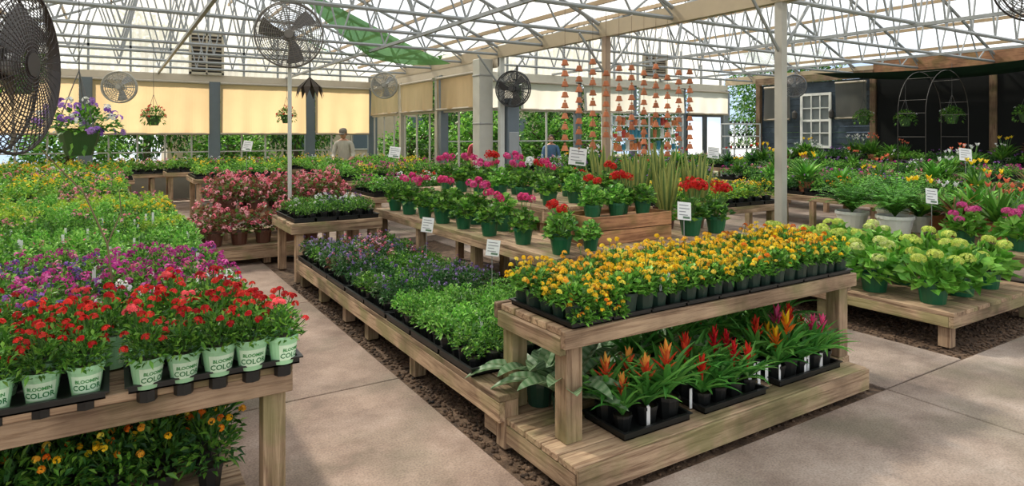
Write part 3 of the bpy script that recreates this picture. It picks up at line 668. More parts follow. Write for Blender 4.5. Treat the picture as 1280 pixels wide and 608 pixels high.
def put(k,x,y,z,sc=1,name='potted_geranium'): 
    m=GM[k];mkobj(name,m[rng.integers(len(m))],(x,y,z),(0,0,rng.uniform(0,6)),sc)
for x,y,k in ((3.02,4.1,'red'),(3.02,4.65,'pk'),(3.0,5.2,'pk'),(3.0,5.72,'no'),(3.0,6.2,'pk'),(3.0,6.65,'no'),(3.0,7.1,'pkb'),(3.0,7.55,'no'),(3.28,4.45,'no'),(3.27,5.4,'no'),(3.27,5.95,'pkb'),(3.27,6.5,'no'),(3.27,7.2,'pk')):
    put(k,x,y,.751,rng.uniform(.9,1.08))
put('no',3.32,4.1,.751,.72)
for x,y,k in ((3.65,5.15,'no'),(3.65,5.6,'wh'),(3.62,6.05,'no'),(3.62,6.5,'pkb'),(3.62,6.95,'no'),(3.65,7.4,'pkb'),(4.0,5.2,'no'),(4.0,5.7,'pk'),(4.0,6.3,'pkb'),(4.0,6.9,'pk'),(4.0,7.5,'pkb'),(4.38,5.2,'red'),(4.38,5.8,'no'),(4.38,6.4,'red'),(4.38,7.0,'pkb'),(4.38,7.6,'redb')):
    put(k,x,y,1.001,rng.uniform(.85,1.05))
b=B();X0,X1,Y0,Y1,Z0,Z1=3.42,4.35,4.2,4.66,.753,1.0;WCc=(1.05,.76,.58)
for k in range(2):
    z_=Z0+k*.125;b.box(X0,X1,Y0,Y0+.015,z_,z_+.118,0,WCc);b.box(X0,X1,Y1-.015,Y1,z_,z_+.118,0,WCc);b.box(X0,X0+.015,Y0+.016,Y1-.016,z_,z_+.118,0,WCc);b.box(X1-.015,X1,Y0+.016,Y1-.016,z_,z_+.118,0,WCc)
b.box(X0+.02,X1-.02,Y0+.02,Y1-.02,Z1-.06,Z1-.045,0,WCc)
for x in (X0+.017,X1-.05):
    for y in (Y0+.017,Y1-.05): b.box(x,x+.03,y,y+.03,Z0,Z1-.01,0,WCc)
b.obj('wooden_crate',[M_WOOD],wood=True,bevel=.002)
for x,y,k in ((3.58,4.4,'no'),(3.88,4.42,'no'),(4.18,4.4,'no'),(3.72,4.55,'red'),(4.05,4.55,'redb')): put(k,x,y,.957,.85)
put('redb',4.62,4.22,.752,1.15);put('redb',4.95,4.2,.752,1.05)
def snake():
    b=B();pot(b,.1,.075,.16,BRP,n=16)
    for i in range(14):
        a=i*2.4;r=.06*math.sqrt(i/14)+.01
        strip(b,(r*math.cos(a),r*math.sin(a),.14),a,1.52-rng.uniform(0,.22),rng.uniform(.42,.68),.062,rng.uniform(-.08,.1),sr(76,108,60),sr(170,172,96),n=12,tip=6,fold=.3,band=None)
    return b.mesh('snake',PM)
sk=snake()
for x,y in ((4.75,4.66),(5.0,4.95),(5.05,4.55),(4.75,5.1),(5.0,5.4),(4.78,5.7)):
    mkobj('potted_snake_plant',sk,(x,y,.752),(0,0,rng.uniform(0,6)),rng.uniform(.92,1.12))
bed('flats_of_mixed_annuals',4.64,5.15,5.95,7.85,.752,['orange','red','yellow','mag'],lib=F,s=.2)
# ================================================================ begonias
def bego():
    b=B();pot(b,.11,.085,.17,BRP,n=14)
    mound(b,.22,.36,.14,200,.07,.055,[sr(118,70,55),sr(105,120,60),sr(92,138,60),sr(135,90,68)],[sr(236,140,155),sr(228,110,130),sr(242,170,178)],20,.028,11,.014,0,ftop=.05);return b.mesh('begonia',PM)
bm=[bego(),bego()]
b=B()
for i in range(9): b.box(.95,2.45,8.85+i*.19,8.85+i*.19+.18,.21,.25,0,wc())
b.box(.95,2.45,8.83,8.868,.08,.208,0,wc());b.box(.95,.988,8.87,10.5,.08,.208,0,wc())
for x in (1.0,1.7,2.34):
    for y in (8.9,10.4): b.box(x,x+.09,y,y+.09,0,.208,0,wc())
for i in range(5): b.box(1.2,3.0,9.4+i*.19,9.4+i*.19+.18,.56,.6,0,wc())
for x in (1.25,2.3,2.85):
    for y in (9.45,10.2): b.box(x,x+.09,y,y+.09,.252 if x<2.8 else 0,.558,0,wc())
b.obj('stepped_plant_platform',[M_WOOD],wood=True,bevel=.003)
for x,y,z in [(x,9.05,.251) for x in (1.12,1.42,1.72,2.02)]+[(2.33,8.98,.251),(1.08,9.45,.251)]+[(x,y,.601) for x in (1.35,1.7,2.1,2.5,2.85) for y in (9.55,9.95,10.25)]: mkobj('potted_begonia',bm[rng.integers(2)],(x,y,z),(0,0,rng.uniform(0,6)),rng.uniform(.95,1.15))
# ================================================================ RIGHT SIDE
bench('low_display_platform',5.6,7.3,2.42,4.6,.29,fh=.12,along='y',bw=.2,legx=[5.63,7.15],legy=[2.46,3.5,4.46])
bench('raised_display_platform',7.32,9.0,2.42,4.7,.55,fh=.1,along='y',legx=[7.36,8.1,8.85],legy=[2.46,3.4,4.5])
def hyd(fc,nb=6):
    b=B();pot(b,.11,.085,.15,GRP,n=16);mound(b,.23,.28,.12,150,.14,.085,[sr(112,168,62),sr(88,148,50),sr(138,190,82)])
    d=dirs(nb,.2)
    for i in range(nb):
        p=np.array([d[i,0]*.18,d[i,1]*.18,.17+.26*d[i,2]+.02]);q=dirs(80,-.3);florets(b,p+q*np.array([.055,.055,.038]),q,.014,pick(fc,80,.12),1,4)
    return b.mesh('hydrangea',PM)
HL=[hyd([sr(200,214,92),sr(218,224,120),sr(182,206,92)],4) for _ in range(2)];HW=hyd([sr(215,222,150),sr(198,216,112)],4);HP=hyd([sr(214,70,146),sr(230,110,166)],6)
k=0
for j,y in enumerate((2.68,3.16,3.64,4.12)):
    for i,x in enumerate((5.84,6.34,6.84)):
        m=[HL[0],HL[1],HL[0],HW,HL[1]][k%5];k+=1
        mkobj('potted_hydrangea',m,(x+rng.uniform(-.03,.03),y,.291),(0,0,rng.uniform(0,6)),rng.uniform(1.0,1.15))
mkobj('potted_hydrangea',HP,(7.6,2.7,.551),(0,0,1),.95);mkobj('potted_hydrangea',HP,(7.65,3.2,.551),(0,0,3),.9)
def fern():
    b=B();pot(b,.2,.15,.22,sr(220,221,216),n=20)
    for i in range(60):
        az=i*2.4+rng.uniform(-.2,.2);el=rng.uniform(.9,1.52);L=rng.uniform(.42,.66);bend=rng.uniform(.7,1.6);n=20
        p=np.array([0,0,.2]);h=np.array([math.cos(az),math.sin(az),0]);sd=np.array([-math.sin(az),math.cos(az),0]);P=[];D=[];LL=[];pp=[p]
        for k in range(n):
            t=k/n;e=el-bend*t;Tn=h*math.cos(e)+np.array([0,0,math.sin(e)]);p=p+Tn*L/n;pp.append(p)
            if k>1:
                for sg in (-1,1): P.append(p);D.append(sd*sg+Tn*.35);LL.append(.07*math.sin(pi*(.15+.8*t)))
        leaves(b,np.array(P),nz(np.array(D)),np.array(LL),.024,pick([sr(105,168,66),sr(130,192,84),sr(82,144,55)],len(P)),droop=.1);b.tube(pp[::3],.0025,4,0,sr(70,110,45))
    return b.mesh('fern',PM)
fm=fern()
for x,y,z,s_ in ((7.62,3.9,.551,1.0),(7.7,4.45,.551,.95),(8.35,4.3,.551,.95)): mkobj('potted_boston_fern',fm,(x,y,z),(0,0,rng.uniform(0,6)),s_)
def leafy(lc,fc=None,nfl=8,potc=TER,n=44,L=.36,W=.06,rp=.1):
    b=B();pot(b,rp,rp*.75,rp*1.6,potc,n=14);z=rp*1.4
    for i in range(n): strip(b,(0,0,z),i*2.4,rng.uniform(.7,1.45),L*rng.uniform(.7,1.15),W,rng.uniform(.3,1.5),pick(lc,1)[0],n=6,tip=2.2)
    if fc is not None:
        for i in range(nfl):
            a=i*2.4;p1=(math.cos(a)*.1,math.sin(a)*.1,z+L*rng.uniform(.9,1.2));b.tube([(0,0,z),p1],.004,4,0,(.15,.3,.08));
            for k in range(4): strip(b,p1,a+k*1.6,1.1,.06,.035,.5,pick(fc,1)[0],n=4,mat=1,tip=2)
    return b.mesh('leafy',PM)
LF=[leafy(G1,YEL,5,sr(210,205,195)),leafy(GB,None,0,TER),leafy(GD,RED,4,GRP),leafy(G1,WHT,5,DKP),leafy([sr(110,70,55),sr(140,100,60),sr(95,130,58)],None,5,TER),leafy(G1,[sr(235,130,100)],6,TER)]
nm=['potted_calla_lily','potted_foliage_plant','potted_anthurium','potted_peace_lily','potted_croton','potted_kalanchoe']
LW=[.2,.35,.1,.15,.07,.13]
for x in (8.05,8.45,8.8):
    for y in (2.65,3.05,3.45,3.85):
        k=rng.choice(6,p=LW);mkobj(nm[k],LF[k],(x+rng.uniform(-.03,.03),y,.551),(0,0,rng.uniform(0,6)),rng.uniform(1.0,1.35))
bench('display_bench',6.0,7.8,5.5,6.7,.75,along='x')
bed('flats_of_yellow_marigold',6.02,7.78,5.52,6.68,.752,['yellow','green','lime','orange'],lib=F,s=.19,wt=[.4,.3,.2,.1])
def fb(x0,x1,y0,y1,types,z=.75,wt=None,nmx='flats_of_bedding_plants',s=.2):
    bench('display_bench',x0,x1,y0,y1,z,along='x' if x1-x0>y1-y0 else 'y');bed(nmx,x0+.02,x1-.02,y0+.02,y1-.02,z+.002,types,lib=F,s=s,wt=wt)
fb(-2.3,.25,10.4,12.2,['lime','green','yellow','pink'],wt=[.4,.35,.1,.15]);fb(-2.6,.2,13.0,14.6,['lime','green','pink','white'],wt=[.3,.35,.2,.15])
fb(-2.8,.4,15.4,16.6,['green','lime','red'],wt=[.5,.35,.15]);fb(-2.8,6.2,17.5,18.6,['green','lime','yellow','white','pink'],wt=[.4,.25,.1,.15,.1])
fb(1.3,3.1,13.4,14.8,['green','lime'],.85,nmx='flats_of_herbs');fb(3.5,5.9,13.4,14.6,['green','yellow','pink'],.85,wt=[.6,.15,.25])
fb(1.0,5.6,16.0,16.9,['green','lime','white','mag'],.85,wt=[.5,.25,.15,.1]);fb(3.3,6.0,9.2,10.4,['mag','white','red','green'],wt=[.3,.15,.1,.45]);fb(3.2,6.0,11.4,12.4,['pink','green','yellow','mag'],.85,wt=[.2,.5,.1,.2])
fb(5.75,6.5,13.8,17.3,['green','yellow','white'],.85,wt=[.6,.2,.2]);fb(5.55,6.35,7.2,7.75,['mag','red','green'],.9)
fb(7.4,9.6,7.9,9.1,['dark','green','pink','red'],wt=[.35,.4,.13,.12]);fb(7.5,12,10.2,11.3,['green','red','dark','white'],.8,wt=[.42,.15,.33,.1]);fb(7.5,15,12.4,13.3,['green','white','pink','dark'],.85,wt=[.4,.1,.2,.3])
fb(9.1,10.3,4.9,7.2,['green','dark','orange'],wt=[.5,.38,.12]);fb(9.6,10.9,2.0,4.5,['orange','green','dark'],.7,wt=[.1,.5,.4]);fb(10.9,12.2,4.9,9.3,['pink','green','dark','mag'],wt=[.27,.25,.2,.28]);fb(12,13.2,1.5,4.3,['mag','pink','green'])
fb(13.1,14.3,4.9,11.5,['green','dark','mag','white'],.85,wt=[.4,.35,.15,.1]);fb(15.9,16.8,2.2,12.0,['green','dark','white'],1.0,wt=[.5,.4,.1])
for (x0,x1,y0,y1,z,n_) in ((9.2,10.2,5.0,7.1,.76,8),(9.7,10.8,2.2,4.3,.71,8),(11,12.1,5.1,9,.76,6),(12.1,13.1,1.8,4.1,.76,5),(13.2,14.2,5.2,11,.86,12),(16.05,16.3,2.6,11.6,1.01,20),(7.6,11.5,10.4,11,.81,8)):
    for i in range(n_):
        k=rng.choice(6,p=LW);mkobj(nm[k],LF[k],(rng.uniform(x0,x1),rng.uniform(y0,y1),z),(0,0,rng.uniform(0,6)),rng.uniform(.8,1.25))
# ================================================================ hanging baskets
def basket(fc,R=.24,nc=20,n=300,potc=sr(60,90,50),wire=.6,nf=10,fs=.013,cr=.026):
    b=B();b.lathe([(.09,-.06),(.13,.06),(.15,.14),(.16,.15)],n=14,mat=2,col=potc);mound(b,R,.26,.1,n,.06,.03,G1,fc,nc,cr,nf,fs,ftop=-.1)
    d=dirs(110,-.6);P=np.stack([d[:,0]*R*.9,d[:,1]*R*.9,.1+d[:,2]*.2],1);leaves(b,P,nz(d+np.array([0,0,-.4])),.06,.03,pick(G1,110))
    for k in range(3): a=k*2.09;b.tube([(.15*math.cos(a),.15*math.sin(a),.15),(0,0,wire)],.004,4,2,(.1,.1,.1))
    b.tube([(0,0,wire),(0,0,wire+.12)],.005,4,2,(.1,.1,.1));return b
bk={'red':basket(RED).mesh('basket',PM),'pur':basket([sr(150,105,190),sr(130,85,175),sr(175,130,205)]+WHT[:1],R=.3,nc=50,n=300,nf=12,fs=.014,cr=.024).mesh('basket',PM),'grn':basket(WHT,nc=2).mesh('basket',PM)}
def hb(k,x,y,z,s_=1,nmx='hanging_flower_basket',top=ZE-.08):
    e=empty(nmx,(x,y,z));mkobj('basket',bk[k],(0,0,0),(0,0,rng.uniform(0,6)),s_,e)
    b=B();b.cyl((0,0,.71*s_),(0,0,top-z),.004,4,0,(.1,.1,.1));b.obj('hanger_wire',[M_PAINT],parent=e)
hb('pur',-.25,6.9,1.58,1.15);hb('red',.6,12.5,1.9,.8);hb('red',2.75,12.3,1.95,.75)
hb('grn',-.75,7.6,2.15,1.1,'hanging_fern_basket')
for y,z,k in ((9.0,2.0,'grn'),(8.0,1.95,'grn'),(7.0,2.0,'grn'),(5.6,2.0,'grn'),(4.8,1.95,'red')): hb(k,16.1,y,z,1.0,'hanging_fern_basket')
# ================================================================ fans
def fan(name,loc,rz,dia,col,pole=None,tilt=0,rings=14,spokes=28,wr=.003,arm=None):
    e=empty(name,loc,rz);R=dia/2;b=B()
    for side in (1,-1):
        for k in range(1,rings+1):
            r=R*k/rings;dp=side*(.05+.07*(1-(k/rings)**2))
            n=28 if k>4 else 14;a=np.arange(n)*2*pi/n;b.tube(np.stack([r*np.cos(a),np.full(n,dp),r*np.sin(a)],1),wr,4,0,col,closed=True)
        for k in range(spokes):
            a=2*pi*k/spokes;q=[(R*t*math.cos(a),side*(.05+.07*(1-t*t)),R*t*math.sin(a)) for t in (.1,.4,.7,1)];b.tube(q,wr,4,0,col)
        b.cyl((0,side*.11,0),(0,side*.125,0),R*.14,12,0,col)
    n=36;a=np.arange(n)*2*pi/n
    for dp in (-.05,.05): b.tube(np.stack([R*np.cos(a),np.full(n,dp),R*np.sin(a)],1),wr*3,6,0,col,closed=True)
    g=b.obj('cage',[M_PAINT],parent=e);g.rotation_euler=(tilt,0,0)
    b=B();b.cyl((0,-.2,0),(0,0,0),.075,12,0,tuple(c*.6 for c in col))
    b.cyl((0,-.02,0),(0,.05,0),.05,12,0,(.4,.4,.4))
    for k in range(3):
        a0=k*2*pi/3;V=[]
        for t in np.linspace(.12,.9,6):
            for w,dy in ((-.34,-.035),(0,0.0),(.34,.04)):
                aa=a0+w*(1.1-.25*t)+.35*t;V.append((R*t*math.cos(aa),dy,R*t*math.sin(aa)))
        Fq=[]
        for i in range(5):
            for j in range(2): q=i*3+j;Fq.append([q,q+1,q+4,q+3])
        b.add(V,Fq,0,sr(90,86,84) if col[0]<.3 else sr(150,152,155))
    g=b.obj('blades_and_motor',[M_PAINT],parent=e);g.rotation_euler=(tilt,0,0)
    b=B()
    if pole is not None: b.cyl((0,-.16,-loc[2]+pole),(0,-.16,.05),.028,10,0,GALW);b.cyl((0,-.16,-loc[2]+pole),(0,-.16,-loc[2]+pole+.01),.15,16,0,GALW)
    if arm: b.tube([(0,-.18,0)]+arm,.022,8,0,col)
    if pole is not None or arm: b.obj('mount',[M_PAINT],parent=e)
    return e
FG=sr(108,102,96);FD=sr(50,42,40)
fan('pole_fan',(2.08,9.15,3.08),math.radians(180-15),.9,FG,pole=.0,rings=16,wr=.0035)
fan('wall_fan',(-.42,3.7,2.02),math.radians(-110),.82,FD,rings=24,wr=.0026,spokes=48,arm=[(0,-.3,.3),(0,-.32,1.3)])
fan('wall_fan',(.15,18.3,2.85),math.radians(165),.75,sr(160,158,150),rings=8,spokes=18,wr=.006,arm=[(0,-.6,0)])
fan('wall_fan',(5.9,15.6,2.95),math.radians(150),.65,sr(160,158,150),rings=8,spokes=18,wr=.006,arm=[(-.2,-.5,.3)])
fan('wall_fan',(6.9,11.0,2.62),math.radians(125),.72,sr(60,60,62),rings=12,spokes=24,wr=.005,arm=[(0,-.22,.5)])
fan('wall_fan',(15.6,10.6,3.0),math.radians(120),.6,sr(110,112,115),rings=8,spokes=18,wr=.006,arm=[(0,-.3,.4)])
fan('wall_fan',(6.48,2.2,2.95),math.radians(140),.6,FD,rings=12,spokes=24,wr=.003,arm=[(0,-.2,.5)])
# ================================================================ terracotta chimes
ch=B();ch.lathe([(.022,.075),(.03,.07),(.042,.018),(.05,.018),(.05,0),(.045,0)],n=12,mat=0,col=TER,cap0=True);cp=ch.proto()
for i,x in enumerate(np.linspace(4.85,7.1,11)):
    b=B();zt=[2.6,2.54,2.64,2.5,2.58][i%5];n_=[9,8,9,7][i%4];sp_=.135
    b.cyl((x,6.5,zt-sp_*n_),(x,6.5,ZE-.06),.003,4,0,sr(110,90,75))
    for k in range(n_):
        inst(b,cp,[(x,6.5,zt-sp_*k-.03)],sc=.95,cj=.15)
        if k%2: b.lathe([(.002,.016),(.016,.008),(.016,-.008),(.002,-.016)],(x,6.5,zt-sp_*k-.075),8,0,sr(195,140,105))
    b.obj('terracotta_pot_chime',[M_MATTE],smooth=False)
b=B();A=np.array([2.6,12.4,4.75]);Bb=np.array([6.1,12.2,3.2]);Cc=np.array([4.2,11.8,3.15]);n=14;V=[];idx={}
for i in range(n+1):
    for j in range(n+1-i):
        u,v=i/n,j/n;w=1-u-v;p=A*w+Bb*u+Cc*v;p=p+np.array([0,.25,-.3])*(u*v+v*w+u*w)*.9+np.array([0,.03,0])*math.sin(9*u+4*v);idx[i,j]=len(V);V.append(p)
Ft=[];
for i in range(n):
    for j in range(n-i):
        Ft.append([idx[i,j],idx[i+1,j],idx[i,j+1]])
        if j<n-i-1: Ft.append([idx[i+1,j],idx[i+1,j+1],idx[i,j+1]])
b.add(V,Ft,0);b.obj('green_shade_cloth',[M_GREENC],smooth=True)
b=B();V=[];n=16
for i in range(n+1):
    for j in range(5): t=i/n;V.append((15.5+.3*j,4.0+6*t,3.3-.25*math.sin(pi*t)*(1 if j in(1,2,3) else .6)-.02*j))
b.add(V,[[i*5+j,i*5+j+1,(i+1)*5+j+1,(i+1)*5+j] for i in range(n) for j in range(4)],0,sr(35,60,48));b.obj('dark_shade_cloth',[M_FAB],smooth=True)
b=B();cx,cy=13.75,6.3
for dy in (-.25,.25):
    sx=.85
    P=[(cx-sx,cy+dy,0),(cx-sx,cy+dy,2.1)]+[(cx-sx*math.cos(t),cy+dy,2.1+sx*math.sin(t)) for t in np.linspace(.15,pi-.15,14)]+[(cx+sx,cy+dy,2.1),(cx+sx,cy+dy,0)]
    b.tube(P,.007,6,0,(.03,.025,.02))
for z in np.arange(.3,2.2,.45):
    for sx in (-.85,.85): b.cyl((cx+sx,cy-.25,z),(cx+sx,cy+.25,z),.005,6,0,(.03,.025,.02))
for t in np.linspace(.3,pi-.3,5): b.cyl((cx-.85*math.cos(t),cy-.25,2.1+.85*math.sin(t)),(cx-.85*math.cos(t),cy+.25,2.1+.85*math.sin(t)),.005,6,0,(.03,.025,.02))
b.obj('garden_arbor',[M_PAINT])
b=B()
b.cyl((3.2,12.4,2.75),(3.2,12.4,ZE-.06),.008,6,0,(.1,.1,.1))
for k in range(8):
    a=k*pi/4;c,s_=math.cos(a),math.sin(a);c2,s2=math.cos(a+.6),math.sin(a+.6)
    b.add([(3.2,12.4,2.8),(3.2+.22*c,12.4+.22*s_,2.6),(3.2+.27*math.cos(a+.3),12.4+.27*math.sin(a+.3),2.38),(3.2+.22*c2,12.4+.22*s2,2.6)],[[0,1,2,3]],0,sr(75,68,62))
b.obj('hanging_spinner',[M_FAB])
b=B();x0,y0=14.6,11.75
for x in (x0,x0+1.1):
    for y in (y0,y0+.45): b.box(x,x+.03,y,y+.03,0,2.0,0,RW)
for z in (.3,.8,1.3,1.65,2.0): b.box(x0,x0+1.13,y0,y0+.48,z-.02,z+.01,0,RW)
b.obj('plant_rack',[M_PAINT])
b=B()
for z in (.81,1.31,1.66,2.01): 
    for i in range(6): inst(b,F['green'][i%2],[(x0+.12+i*.17,y0+.22,z)],sc=.7)
b.obj('rack_of_small_plants',PM)
def sign(x,y,z,rz,w=.13,h=.17,zs=0.25,tilt=-.25):
    e=empty('price_sign',(x,y,z),rz);b=B();b.cyl((0,.006,0),(0,.006,zs),.004,6,0,(.3,.3,.3));b.obj('stake',[M_PAINT],parent=e)
    b=B();b.box(-w/2,w/2,-.002,.002,0,h,0,sr(232,232,230));
    for k,(a,c) in enumerate(((-.38,.3),(-.38,.38),(-.38,.1),(-.38,.25))): b.box(w*a,w*c,-.0035,-.002,h*(.8-.18*k),h*(.84-.18*k),0,sr(120,122,125))
    b.box(-w*.1,w*.4,-.0035,-.002,h*.08,h*.2,0,sr(90,120,90))
    o=b.obj('card',[M_PLAS],parent=e,loc=(0,0,zs-.02),rot=(tilt,0.12,0))
r0=math.radians(-32)
sign(2.62,4.5,.4,r0,zs=.33,w=.11,h=.13);sign(4.3,4.0,.76,r0+.2,zs=.2,w=.13,h=.16);sign(2.72,6.0,.4,r0,zs=.32,w=.12,h=.15);sign(5.35,6.9,.8,r0,zs=.5,w=.24,h=.24);sign(7.6,3.5,.56,r0,zs=.4);sign(4.3,10.9,.9,r0,w=.2,h=.2,zs=.4);sign(2.2,13.2,1.0,r0,w=.18,h=.2,zs=.4);sign(9,7.7,.8,r0,w=.2,h=.2,zs=.5);sign(11.5,4.8,.8,r0,w=.2,h=.2,zs=.5)
b=B()
for _ in range(150):
    x,y,z=[(rng.uniform(1.95,4.3),rng.uniform(2.53,3.0),.9),(rng.uniform(2.2,4.0),rng.uniform(2.42,2.7),.27),(rng.uniform(-1,.5),rng.uniform(3.5,7),.95),(rng.uniform(1.8,2.7),rng.uniform(3.3,7.2),.45)][rng.integers(4)]
    a=rng.uniform(-.8,.2);R=[[math.cos(a),-math.sin(a),0],[math.sin(a),math.cos(a),0],[0,0,1]];b.box(x-.009,x+.009,y-.001,y+.001,z-.09,z+.02,0,sr(232,232,232),R)
b.obj('plant_tags',[M_PLAS])
# ================================================================ people
def evalmesh(o):
    dg=bpy.context.evaluated_depsgraph_get();dg.update();me=bpy.data.meshes.new_from_object(o.evaluated_get(dg));bpy.data.objects.remove(o);return me
def skinmesh(V,E,Rr,root,sub=2):
    me=bpy.data.meshes.new('sk');me.from_pydata(V,E,[]);o=bpy.data.objects.new('sk',me);S.collection.objects.link(o)
    m=o.modifiers.new('s','SKIN');m.use_smooth_shade=True
    for i,r in enumerate(Rr): me.skin_vertices[0].data[i].radius=r if isinstance(r,tuple) else (r,r)
    me.skin_vertices[0].data[root].use_root=True
    q=o.modifiers.new('u','SUBSURF');q.levels=sub;q.render_levels=sub
    return evalmesh(o)
def plain(name,col,rough=.8):
    m,nt,nd,L=newmat(name);p=N(nt,'ShaderNodeBsdfPrincipled');p.inputs['Roughness'].default_value=rough
    n=N(nt,'ShaderNodeTexNoise');n.inputs['Scale'].default_value=12;r=ramp(nt,[(.3,tuple(c*.85 for c in col)),(.7,col)]);L.new(n.outputs[0],r.inputs[0]);L.new(r.outputs[0],p.inputs['Base Color'])
    o=N(nt,'ShaderNodeOutputMaterial');L.new(p.outputs[0],o.inputs[0]);return m
def person(name,loc,rz,shirt,pants,skin,hair,bow=0.0,cap=None,sc=1):
    e=empty(name,loc,rz);e.scale=(sc,)*3
    ms=[plain('shirt',shirt),plain('trousers',pants),plain('skin',skin,.5),plain('shoes',(.03,.03,.03)),plain('hair',hair)]
    y=bow
    V=[(0,0,.95),(0,.2*y,1.1),(0,.7*y,1.3),(0,1.15*y,1.45),(0,1.3*y+.01,1.53)]
    R=[(.16,.12),(.145,.105),(.17,.115),(.085,.075),(.052,.052)];E=[(0,1),(1,2),(2,3),(3,4)]
    for s in (-1,1):
        k=len(V);V+=[(s*.17,1.0*y,1.41),(s*.235,.8*y+.03,1.14),(s*.17,.8*y+.23,1.04),(s*.15,.8*y+.31,1.01)];R+=[.066,.046,.03,(.032,.02)];E+=[(3,k),(k,k+1),(k+1,k+2),(k+2,k+3)]
        k=len(V);V+=[(s*.09,0,.88),(s*.1,.03,.5),(s*.105,-.01,.1),(s*.11,.12,.045)];R+=[.088,.062,.044,.038];E+=[(0,k),(k,k+1),(k+1,k+2),(k+2,k+3)]
    me=skinmesh(V,E,R,0)
    for m in ms: me.materials.append(m)
    for f in me.polygons:
        c=f.center;f.use_smooth=True
        if c.z<.1: f.material_index=3
        elif c.z<.93 and abs(c.x)<.22 and c.y<.8*y+.18: f.material_index=1
        elif c.z>1.475 or c.y>.8*y+.1 and c.z<1.12: f.material_index=2
        else: f.material_index=0
    mkobj('body',me,parent=e)
    for s in (-1,1):
        base=Vector((s*.15,.8*y+.31,1.01));V=[tuple(base)];R=[.022];E=[]
        for i,(dx,ln) in enumerate(((-.026,.075),(-.009,.085),(.009,.08),(.026,.06))):
            k=len(V);p0=base+Vector((dx,.045,0));V+=[tuple(p0),tuple(p0+Vector((dx*.2,ln*.45,-.008))),tuple(p0+Vector((dx*.2,ln*.75,-.028))),tuple(p0+Vector((dx*.2,ln*.9,-.048)))];R+=[.0095,.0085,.008,.007];E+=[(0,k),(k,k+1),(k+1,k+2),(k+2,k+3)]
        k=len(V);V+=[tuple(base+Vector((-s*.032,.0,-.005))),tuple(base+Vector((-s*.052,.03,-.015))),tuple(base+Vector((-s*.05,.058,-.025)))];R+=[.011,.0095,.008];E+=[(0,k),(k,k+1),(k+1,k+2)]
        mh=skinmesh(V,E,R,0,1);mh.materials.append(ms[2]);[setattr(f,'use_smooth',True) for f in mh.polygons];mkobj('hand',mh,parent=e)
    b=B();n=20;th=np.linspace(.06,pi-.06,15)
    b.lathe([(math.sin(t),-math.cos(t)) for t in th],n=n,mat=2,cap0=True,cap1=True)
    v=b.V[0];zz=v[:,2].copy();v[:,0]*=.077*(1-.16*np.clip(-zz,0,1));v[:,1]*=.095;v[:,1]+=np.where(zz<-.3,.012,0);v[:,2]*=.118
    b.add(np.array([(-.011,.09,.0),(.011,.09,.0),(.016,.088,-.035),(-.016,.088,-.035),(0,.098,.012),(0,.121,-.03),(0,.095,-.042)]),[[0,4,5],[0,5,3],[4,1,5],[1,2,5],[3,5,6],[5,2,6]],2)
    for s in (-1,1):
        b.lathe([(.002,-.012),(.01,-.006),(.012,0),(.01,.006),(.002,.012)],(s*.03,.082,.005),8,1);b.lathe([(.002,-.006),(.006,0),(.002,.006)],(s*.03,.0925,.005),8,3)
        b.box(s*.03-.016,s*.03+.016,.086,.094,.022,.028,4);b.box(s*.077-.008,s*.077+.008,-.012,.018,-.03,.03,2)
    b.box(-.022,.022,.082,.092,-.062,-.055,0)
    hp=[(math.sin(t)*1.09,-math.cos(t)*1.08) for t in np.linspace(1.2,pi-.03,10)];k0=len(b.V);b.lathe(hp,n=n,mat=4,cap0=False,cap1=True);v=b.V[k0];v[:,0]*=.078;v[:,1]=v[:,1]*.094-.012;v[:,2]*=.118;fr=(v[:,1]>.03)&(v[:,2]<.03);v[fr,2]=.05
    if cap is not None:
        b.lathe([(.09,.035),(.092,.06),(.075,.105),(.03,.125)],(0,-.005,0),16,0,cap0=False,cap1=True);b.box(-.06,.06,.07,.17,.036,.044,0)
    Mlip=plain('lips_or_cap',cap if cap is not None else (.35,.12,.1));b.obj('head',[Mlip,plain('eye_white',(.8,.8,.78)),ms[2],plain('pupil',(.02,.02,.02)),ms[4]],smooth=True,parent=e,loc=(0,1.35*y+.025,1.635),rot=(-.35 if bow>.05 else -.05,0,0))
    return e
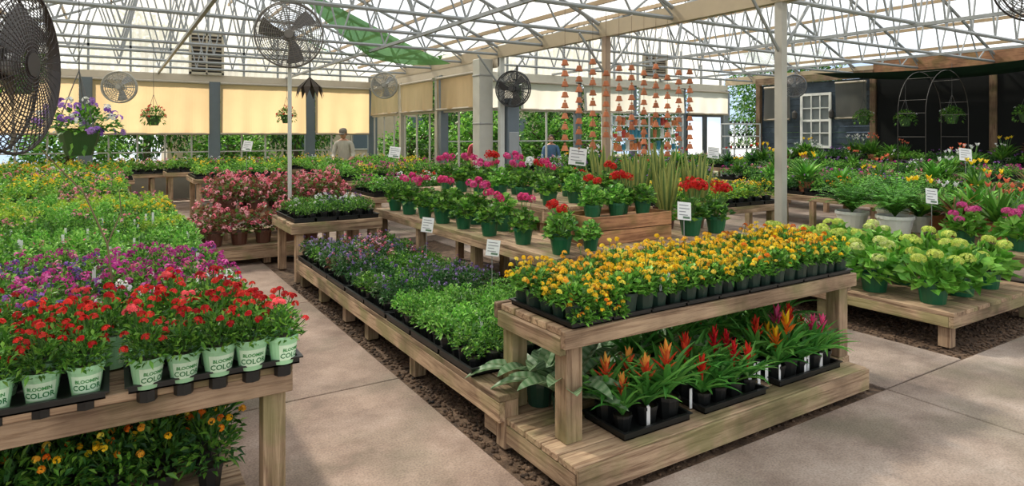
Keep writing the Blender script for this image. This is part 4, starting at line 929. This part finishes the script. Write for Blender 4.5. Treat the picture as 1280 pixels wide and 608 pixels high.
person('man',(4.75,15.2,0),math.radians(150),sr(190,184,170),sr(60,65,80),sr(205,150,120),sr(120,115,110),bow=.1,cap=sr(120,112,100),sc=1.05)
person('woman',(8.05,14.6,-.1),math.radians(170),sr(180,70,80),sr(50,55,70),sr(205,150,120),sr(70,45,30),sc=1.05)
person('woman',(9.2,14.7,-.1),math.radians(200),sr(180,185,190),sr(50,55,70),sr(200,150,125),sr(120,80,50),bow=.08,sc=1.02)
person('man',(10.4,14.6,-.1),math.radians(150),sr(80,115,150),sr(60,60,60),sr(205,155,125),sr(60,45,35),bow=.06,sc=1.02)
# ================================================================ light & camera
w=bpy.data.worlds.new('World');S.world=w;w.use_nodes=True;nt=w.node_tree;nt.nodes.clear()
tc=N(nt,'ShaderNodeTexCoord');mp=N(nt,'ShaderNodeMapping');mp.inputs['Scale'].default_value=(1,1,2.4);nt.links.new(tc.outputs['Generated'],mp.inputs[0])
n1=N(nt,'ShaderNodeTexNoise');n1.inputs['Scale'].default_value=3.2;n1.inputs['Detail'].default_value=7;nt.links.new(mp.outputs[0],n1.inputs['Vector'])
r=ramp(nt,[(.42,(.46,.58,.74)),(.56,(1,.96,.88))]);nt.links.new(n1.outputs[0],r.inputs[0])
bg=N(nt,'ShaderNodeBackground');bg.inputs[1].default_value=1.65;nt.links.new(r.outputs[0],bg.inputs[0]);o=N(nt,'ShaderNodeOutputWorld');nt.links.new(bg.outputs[0],o.inputs[0])
def sun(name,direction,e,ang,col):
    l=bpy.data.lights.new(name,'SUN');l.energy=e;l.angle=math.radians(ang);l.color=col;ob=bpy.data.objects.new(name,l);S.collection.objects.link(ob);ob.rotation_euler=Vector(direction).to_track_quat('-Z','Y').to_euler();ob.location=(0,0,12)
sun('sun',(.25,-.62,-.75),7.0,3,(1,.9,.74))
cam=bpy.data.cameras.new('camera');co=bpy.data.objects.new('camera',cam);S.collection.objects.link(co);co.location=(0,0,1.7);co.rotation_euler=(pi/2,0,math.radians(-32))
cam.sensor_width=36;cam.lens=22.5;cam.shift_y=-(304-168)/1280;cam.clip_end=200;S.camera=co
